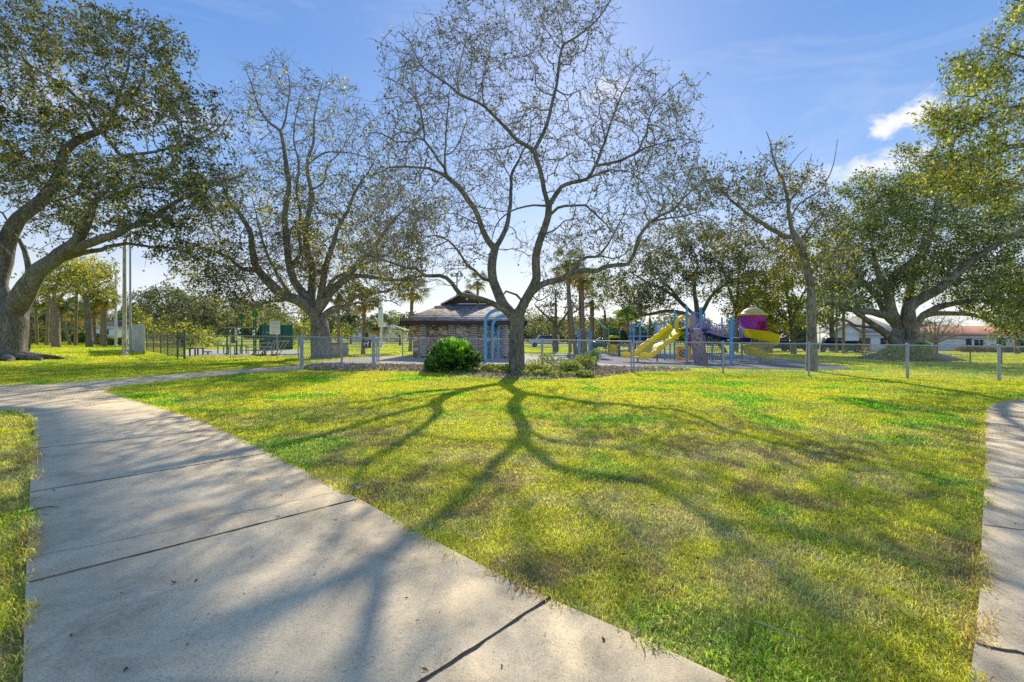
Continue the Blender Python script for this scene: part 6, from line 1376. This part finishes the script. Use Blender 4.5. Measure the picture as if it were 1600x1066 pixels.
# ------------------------------------------------------------------ outdoor gym court
def gym():
    d = 29.5; gx = lambda px, dd=d: (px - 800) / F * dd; zg = gz(-17); zr = lambda row, dd=d: CH + (HZ - row) / F * dd
    e = thing('pull_up_station', G(375, d=d), 'dark green pull up rig with white ball grips', 'gym equipment')
    for px, rt in ((354.7, 503), (369.7, 499), (396.8, 500), (413.7, 505)):
        m = MB(); pst(m, px, d, rt, .05); p = m.build('post', MAT['green_steel'], e, True); c = MB(); c.lathe(G(px, d=d), [(.16, 0), (.16, .05), (.08, .10)], 12); c.build('base_cover', MAT['black'], p)
    onpart('pull_up_bar', 'beige', e, lambda m: (m.rod([gx(351), d, zr(512)], [gx(399), d, zr(512)], .04, 8), m.rod([gx(376), d, zr(530)], [gx(414), d, zr(530)], .04, 8), m.rod([gx(411), d, zr(519.5)], [gx(421), d, zr(519.5)], .03, 8), m.rod([gx(345), d, zr(541)], [gx(373), d, zr(541)], .035, 8)), True)
    for px, row in ((369.7, 516.5), (369.7, 521.2), (369.7, 525.6), (369.7, 530), (397, 517.5), (397, 522.3)):
        c = np.array([gx(px), d - .05, zr(row)]); onpart('ball_grip', 'white', e, lambda m: m.lathe(c, [(.001, -.085), (.06, -.06), (.085, 0), (.06, .06), (.001, .085)], 12), True)
    for px, row, r_, mt, lab in ((378, 494, 4.6, 'green_steel', 'dark green round sign disc on a post in the gym court'), (399.7, 491, 5.4, 'green_bright', 'bright green round sign disc on a post in the gym court')):
        s = thing('round_sign', G(px, d=d + .4), lab, 'sign'); dd = d + .4; R_ = M(r_, dd); c = np.array([gx(px, dd), dd - .07, zr(row, dd)])
        onpart('sign_post', 'green_steel', s, lambda m: pst(m, px, dd, row, .045), True)
        def disc(m): m.lathe([0, 0, 0], [(.001, 0), (R_, 0), (R_, .03), (.001, .03)], 28); V = np.vstack(m.V); m.V = [np.stack([V[:, 0], -V[:, 2], V[:, 1]], 1) + c]
        onpart('sign_disc', mt, s, disc)
        def rg(m): m.lathe([0, 0, 0], [(R_ * .5, .032), (R_ * .68, .036)], 28); V = np.vstack(m.V); m.V = [np.stack([V[:, 0], -V[:, 2], V[:, 1]], 1) + c]
        onpart('sign_emblem', 'green_bright' if mt == 'green_steel' else 'green_steel', s, rg)
    s = thing('notice_board', G(433, d=26.5), 'white notice board with rounded corners on a grey post by the gym court', 'sign'); dd = 26.5; c = np.array([gx(429.5, dd), dd, zr(511.8, dd)])
    onpart('board', 'white', s, lambda m: m.box(c, (M(16.5, dd), .03, M(21.5, dd)), bev=.02)); onpart('board_post', 'galv', s, lambda m: pst(m, 433, dd + .04, 513, .03), True)
    def tx(m):
        r = np.random.RandomState(3)
        for i in range(9): w = .36 * (.6 + .4 * r.rand()); m.box(c + [-.19 + w / 2, -.0175, .30 - i * .075], (w, .003, .014))
    onpart('board_text', 'galv', s, tx)
    # parallel bars
    for (p0, p1, row, lab) in ((411, 427, 536, 'left slanted sit up bars in the gym court'), (433, 451, 533, 'right slanted dip bars next to the notice board')):
        e2 = thing('exercise_bars', G((p0 + p1) / 2, d=d), lab, 'gym equipment')
        for k in (0, .5):
            def bar(m, k=k):
                y = d - k; m.rod([gx(p0), y, zr(row)], [gx(p1), y, zr(row)], .03, 8); m.rod([gx(p1), y, zr(row)], [gx(p0 + 3), y, zg + .05], .03, 8); m.rod([gx(p0 + 3.5), y, zr(row)], [gx(p0 - 1), y, zg + .05], .03, 8)
            onpart('bar_frame', 'beige', e2, bar, True)
        onpart('base_plate', 'black', e2, lambda m: m.box([gx(p0 + 1), d - .25, zg + .03], (.35, .8, .05), bev=.01))
    e3 = thing('exercise_beam', G(414, d=d), 'long low balance rail in the gym court', 'gym equipment'); onpart('rail', 'galv', e3, lambda m: (m.rod([gx(394), d - .6, zg + .52], [gx(434), d - .6, zg + .52], .035, 8), m.rod([gx(396), d - .6, zg], [gx(396), d - .6, zg + .52], .03, 8), m.rod([gx(432), d - .6, zg], [gx(432), d - .6, zg + .52], .03, 8)), True)
    for k, (px, lab) in enumerate(((303, 'left dark exercise bench near the gate'), (311, 'right dark exercise bench near the gate'))):
        b = G(px, d=27.6 + k * .5); e4 = thing('exercise_bench', b, lab, 'bench', 'dark benches in the gym court')
        onpart('seat', 'black', e4, lambda m: m.box(b + [0, 0, .44], (.34, .9, .06), bev=.02)); 
        for s_ in (-.35, .35): onpart('leg', 'green_steel', e4, lambda m: m.box(b + [0, s_, .21], (.08, .06, .42), bev=.01))
    b = G(325, d=29); e5 = thing('stepping_pod', b, 'low round step pod standing alone on the gym court', 'gym equipment'); onpart('pod_top', 'black', e5, lambda m: m.lathe(b, [(.24, .16), (.26, .19), (.24, .22), (.001, .225)], 16), True); onpart('pod_stem', 'galv', e5, lambda m: m.lathe(b, [(.1, 0), (.05, .03), (.05, .16)], 12), True)
    for px in (345, 362, 380): b = G(px, d=31); e6 = thing('step_platform', b, 'pale wooden step platform %s' % {345: 'left of the pull up rig', 362: 'under the pull up rig', 380: 'right behind the pull up rig'}[px], 'gym equipment'); onpart('platform', 'beige', e6, lambda m: m.box(b + [0, 0, .55], (.6, .5, .10), bev=.01)); onpart('platform_leg', 'green_steel', e6, lambda m: (m.box(b + [-.2, 0, .25], (.05, .05, .5)), m.box(b + [.2, 0, .25], (.05, .05, .5))))
gym()
def practice_wall():
    d = 40; x0, x1 = (407 - 800) / F * d, (457.5 - 800) / F * d; zt = CH + (HZ - 508) / F * d; zb = gz(x0); e = thing('practice_wall', [x0, d, zb], 'dark green windscreen wall standing behind the gym court', 'wall')
    onpart('wall_panel', 'green_steel', e, lambda m: m.box([(x0 + x1) / 2, d, (zt + zb) / 2], (x1 - x0, .12, zt - zb), bev=.01))
    for t in np.linspace(0, 1, 4): onpart('wall_post', 'green_steel', e, lambda m: m.box([x0 + (x1 - x0) * t, d - .10, (zt + zb) / 2 + .03], (.09, .08, zt - zb + .06), bev=.01))
practice_wall()
# tall grey plank fence, left
def plankfence():
    A = G(203, d=36); B = G(226.5, d=28.5); e = thing('board_fence', A, 'tall weathered vertical board fence left of the gym court', 'fence'); n = 13
    r = np.random.RandomState(6); za, zb = M(549 - 512, 36), M(549 - 501, 28.5)
    m = MB(); u = (B - A); L_ = np.linalg.norm(u[:2]); ang = math.atan2(u[1], u[0])
    for i in range(n): t = (i + .5) / n; p = A + u * t; h = za + (zb - za) * t + r.randn() * .02; m.box(p + [0, 0, h / 2], (L_ / n * .93, .03, h), rz=ang, bev=.004)
    m.build('boards', MAT['wood_grey'], e)
    m = MB()
    for i in range(0, n, 2): t = i / n; p = A + u * t + [.06, -.05, 0]; h = za + (zb - za) * t; m.box(p + [0, 0, h / 2], (.09, .09, h + .06), rz=ang)
    m.build('fence_posts', MAT['wood_grey'], e)
plankfence()
# poles
def pole(name, px, d, rowtop, r_, mat, lab, cat='pole', extra=None):
    b = G(px, d=d); zt = CH + (HZ - rowtop) / F * d; e = thing(name, b, lab, cat); onpart('shaft', mat, e, lambda m: m.tube([b + [0, 0, -.1], [b[0], b[1], zt]], [r_, r_ * .7], 12), True)
    onpart('base_collar', mat, e, lambda m: m.lathe(b, [(r_ * 1.8, 0), (r_ * 1.8, .10), (r_ * 1.2, .16)], 12), True)
    if extra: extra(e, b, zt)
pole('tall_pole', 181, 44, 425, .11, 'white', 'thin white pole left of the wooden pole')
pole('wooden_pole', 194.5, 27, 375, .115, 'wood_grey', 'thick weathered wooden pole beside the board fence')
pole('tall_pole', 203.5, 30, 330, .07, 'galv', 'grey metal pole close right of the wooden pole')
def lamps(e, b, zt):
    onpart('cross_arm', 'galv', e, lambda m: m.box([b[0], b[1], zt - .1], (2.0, .12, .12)))
    for s_ in (-.8, 0, .8): onpart('floodlight', 'galv', e, lambda m: m.box([b[0] + s_, b[1] - .25, zt + .12], (.5, .4, .35), bev=.05))
pole('floodlight_pole', 714, 75, 431, .16, 'galv', 'floodlight pole with three lamps rising behind the stone building roof', 'light pole', lamps)
pole('tall_pole', 596, 52, 478, .13, 'white', 'pale pole beyond the fence sign with white box at its foot', 'pole', lambda e, b, zt: onpart('equipment_box', 'white', e, lambda m: m.box(b + [0, -.3, 3.4], (.5, .35, 2.2), bev=.03)))
pole('street_lamp', 1281, 52, 512, .07, 'white', 'short white post before the gabled white house')
pole('tall_pole', 44, 110, 480, .25, 'galv', 'very far thin pole left of the grove', 'pole')
b = G(528, d=29); e = thing('utility_cabinet', b, 'beige utility cabinet behind the hollow oak', 'cabinet'); onpart('cabinet_body', 'beige', e, lambda m: m.box(b + [0, 0, .4], (1.15, .6, .8), bev=.03)); onpart('cabinet_lid', 'beige', e, lambda m: m.box(b + [0, 0, .84], (1.25, .7, .07), bev=.02)); onpart('cabinet_door', 'cream', e, lambda m: m.box(b + [0, -.31, .4], (.9, .02, .6), bev=.005))

# ------------------------------------------------------------------ far houses and cars
def house(name, lab, px0, px1, d, hw_, ridge, roofmat, seed, gable=False, depth=9):
    x0, x1 = (px0 - 800) / F * d, (px1 - 800) / F * d; zg = gz((x0 + x1) / 2); e = thing(name, [(x0 + x1) / 2, d, zg], lab, 'house'); ov = .5
    w = onpart('wall', 'white', e, lambda m: m.box([(x0 + x1) / 2, d + depth / 2, zg + hw_ / 2], (x1 - x0, depth, hw_)))
    ze = zg + hw_; A, B, C_, D_ = [x0 - ov, d - ov, ze], [x1 + ov, d - ov, ze], [x1 + ov, d + depth + ov, ze], [x0 - ov, d + depth + ov, ze]; ym = d + depth / 2; ins = 0 if gable else depth / 2
    R0, R1 = [x0 - ov + ins, ym, ze + ridge], [x1 + ov - ins, ym, ze + ridge]; m = MB(); t = [0, 0, .12]
    m.slab([A, B, R1, R0], t); m.slab([C_, D_, R0, R1], t); m.slab([D_, A, R0], t); m.slab([B, C_, R1], t); m.build('roof', MAT[roofmat], e)
    onpart('fascia', 'white', e, lambda m: m.box([(x0 + x1) / 2, d - ov + .02, ze - .08], (x1 - x0 + 2 * ov, .05, .2)))
    return e, x0, x1, zg
e, x0, x1, zg = house('white_house', 'single storey white house with orange tiled roof at far right', 1450, 1640, 82, 2.5, 1.9, 'tile', 1)
onpart('garage_door', 'white', e, lambda m: [m.box([x0 + 3.6, 81.93, zg + .3 + i * .5], (4.6, .10, .46), bev=.02) for i in range(4)])
for dx in (9, 13, 17): f = onpart('window', 'glass', e, lambda m: m.box([x0 + dx, 81.96, zg + 1.4], (1.5, .06, 1.1))); onpart('window_frame', 'white', f, lambda m: (m.box([x0 + dx, 81.92, zg + 1.98], (1.7, .08, .09)), m.box([x0 + dx, 81.92, zg + .82], (1.7, .08, .09)), m.box([x0 + dx, 81.92, zg + 1.4], (.06, .07, 1.1))))
onpart('front_door', 'brown', e, lambda m: m.box([x0 + 7.2, 81.95, zg + 1.05], (.95, .08, 2.1), bev=.01))
e, x0, x1, zg = house('white_house', 'white house with broad tan roof behind the slim pale oak', 1308, 1410, 70, 2.6, 2.4, 'beige_roof', 2, depth=6)
onpart('garage_door', 'glass', e, lambda m: [m.box([x0 + 3.4, 69.93, zg + .28 + i * .48], (3.2, .10, .44), bev=.02) for i in range(4)])
m = MB(); gxx = x0 + .6; m.slab([[gxx - 1.6, 68.8, zg + 2.6], [gxx + 2.2, 68.8, zg + 2.6], [gxx + .3, 68.8, zg + 3.9]], [0, 2.5, 0]); m.box([gxx + .3, 70.0, zg + 1.3], (3.2, 2.2, 2.6)); m.build('front_gable', MAT['white'], e)
m = MB(); m.slab([[gxx - 1.9, 68.5, zg + 2.55], [gxx + .3, 68.5, zg + 4.05], [gxx + .3, 71, zg + 4.05], [gxx - 1.9, 71, zg + 2.55]], [0, 0, .1]); m.slab([[gxx + 2.5, 68.5, zg + 2.55], [gxx + 2.5, 71, zg + 2.55], [gxx + .3, 71, zg + 4.05], [gxx + .3, 68.5, zg + 4.05]], [0, 0, .1]); m.build('gable_roof', MAT['beige_roof'], e)
for dx in (7.2, 9.6): f = onpart('window', 'glass', e, lambda m: m.box([x0 + dx, 69.96, zg + 1.4], (1.2, .06, 1.0))); onpart('window_frame', 'white', f, lambda m: (m.box([x0 + dx, 69.92, zg + 1.94], (1.4, .08, .08)), m.box([x0 + dx, 69.92, zg + .86], (1.4, .08, .08))))
e, x0, x1, zg = house('grey_house', 'low grey roofed house glimpsed left of the stone building', 548, 622, 96, 2.5, 1.6, 'beige_roof', 3)
f = onpart('window', 'glass', e, lambda m: m.box([x0 + 3, 95.96, zg + 1.4], (1.4, .06, 1.0))); onpart('window_frame', 'white', f, lambda m: m.box([x0 + 3, 95.92, zg + 1.94], (1.6, .08, .08)))
e, x0, x1, zg = house('grey_house', 'low pale house glimpsed left of the tall white pole', 145, 184, 92, 2.4, 1.3, 'beige_roof', 5)
f = onpart('window', 'glass', e, lambda m: m.box([x0 + 2.5, 91.96, zg + 1.4], (1.4, .06, 1.0))); onpart('window_frame', 'white', f, lambda m: m.box([x0 + 2.5, 91.92, zg + 1.94], (1.6, .08, .08)))
def car(px, d, col, lab, kind='sedan', flip=1, cat='car', name='parked_car'):
    b = G(px, d=d) + [0, 0, .03]; e = thing(name, b, lab, cat); L_ = 4.5; f = flip; mt = plain('car_paint_%d' % px, col, .25, .04, 2, .2, 0, .6)
    if kind == 'sedan': body = [(-2.25, .35), (-2.2, .75), (-1.5, .88), (1.1, .92), (2.1, .80), (2.25, .55), (2.2, .3)]; cab = [(-1.35, .86), (-.75, 1.40), (.65, 1.42), (1.35, .90)]
    elif kind == 'suv': body = [(-2.25, .4), (-2.2, .95), (-1.3, 1.05), (2.1, 1.05), (2.25, .7), (2.2, .38)]; cab = [(-1.3, 1.03), (-.8, 1.68), (1.9, 1.70), (2.12, 1.03)]
    else: body = [(-2.6, .45), (-2.55, 1.0), (-1.5, 1.1), (2.6, 1.08), (2.62, .5)]; cab = [(-1.5, 1.08), (-.95, 1.75), (.45, 1.78), (.6, 1.08)]
    m = MB(); m.slab([b + [f * x, -.88, z] for x, z in body], [0, 1.76, 0]); bd = m.build('body', mt, e)
    m = MB(); m.slab([b + [f * x, -.72, z] for x, z in cab], [0, 1.44, 0]); m.build('cabin', mt, e)
    cx_ = sum(x for x, z in cab) / 4; cz = sum(z for x, z in cab) / 4; m = MB(); m.slab([b + [f * (cx_ + (x - cx_) * .86), -.735, cz + .02 + (z - cz) * .72] for x, z in cab], [0, .012, 0]); m.build('window', MAT['glass'], e)
    for x in (-1.42, 1.42):
        for y in (-.80, .80):
            m = MB(); m.lathe([0, 0, 0], [(.001, -.11), (.20, -.11), (.33, -.10), (.34, 0), (.33, .10), (.20, .11), (.001, .11)], 20); V = np.vstack(m.V); m.V = [np.stack([V[:, 0], V[:, 2], V[:, 1]], 1) + b + [f * x, y, .31]]; w = m.build('wheel', MAT['black'], e, True)
            m = MB(); m.lathe([0, 0, 0], [(.001, .02), (.18, .0)], 14); V = np.vstack(m.V); m.V = [np.stack([V[:, 0], V[:, 2] - .115 * (1 if y < 0 else -1), V[:, 1]], 1) + b + [f * x, y, .31]]; m.build('hubcap', MAT['galv'], w)
    m = MB(); m.box(b + [f * 2.2, -.6, .65], (.08, .3, .14)); m.build('headlight', MAT['white'], e)
car(851, 66, (.75, .76, .78), 'white van parked between the main trunk and the dark oak', 'suv', 1, 'van')
car(1215, 58, (.02, .02, .025), 'black car parked behind the spiral slide palms', 'suv', -1); car(1247, 60, (.05, .055, .07), 'dark grey car just left of the slim pale oak', 'sedan', 1)
car(1297, 58, (.03, .03, .035), 'dark pickup truck before the gabled white house', 'pickup', -1, 'truck', 'pickup_truck'); car(945, 64, (.3, .31, .33), 'silver car seen behind the small yellow play house', 'sedan', 1)
b = G(1326, d=60); e = thing('waste_container', b, 'large dark waste container beside the pickup truck', 'container'); onpart('container_body', 'black', e, lambda m: m.slab([b + [-1.2, -.7, .15], b + [1.2, -.7, .15], b + [1.35, -.7, 1.35], b + [-1.35, -.7, 1.35]], [0, 1.4, 0])); onpart('container_lid', 'black', e, lambda m: m.box(b + [0, 0, 1.41], (2.8, 1.5, .08), bev=.02)); onpart('container_wheel', 'black', e, lambda m: [m.box(b + [s_, -.5, .07], (.15, .1, .15)) for s_ in (-1, 1)])
def picnic():
    b = G(1366, d=44); e = thing('picnic_table', b, 'wooden picnic table standing in the shade left of the ficus', 'table'); onpart('tabletop', 'wood_grey', e, lambda m: [m.box(b + [0, -.32 + i * .16, .74], (1.8, .145, .04)) for i in range(5)])
    for s_ in (-1, 1): onpart('bench_seat', 'wood_grey', e, lambda m: [m.box(b + [0, s_ * (.62 + i * .14), .44], (1.8, .13, .04)) for i in range(2)])
    for s_ in (-.6, .6): onpart('leg', 'wood_grey', e, lambda m: (m.rod(b + [s_, -.6, 0], b + [s_, -.2, .72], .04, 6), m.rod(b + [s_, .6, 0], b + [s_, .2, .72], .04, 6), m.rod(b + [s_, -.75, .40], b + [s_, .75, .40], .035, 6)))
picnic()
def park_bench(px, d, lab):
    b = G(px, d=d); e = thing('park_bench', b, lab, 'bench', 'benches inside the playground fence'); onpart('seat', 'green_steel', e, lambda m: m.box(b + [0, 0, .45], (1.5, .4, .05), bev=.01)); onpart('backrest', 'green_steel', e, lambda m: m.box(b + [0, .2, .72], (1.5, .04, .35), bev=.01))
    for s_ in (-.6, .6): onpart('leg', 'galv', e, lambda m: (m.rod(b + [s_, -.15, 0], b + [s_, -.15, .45], .025, 6), m.rod(b + [s_, .18, 0], b + [s_, .2, .7], .025, 6)))
park_bench(936, 42, 'green bench under the stout shaggy palm'); park_bench(1332, 47, 'green bench behind the right fence near the dark palm trunk')
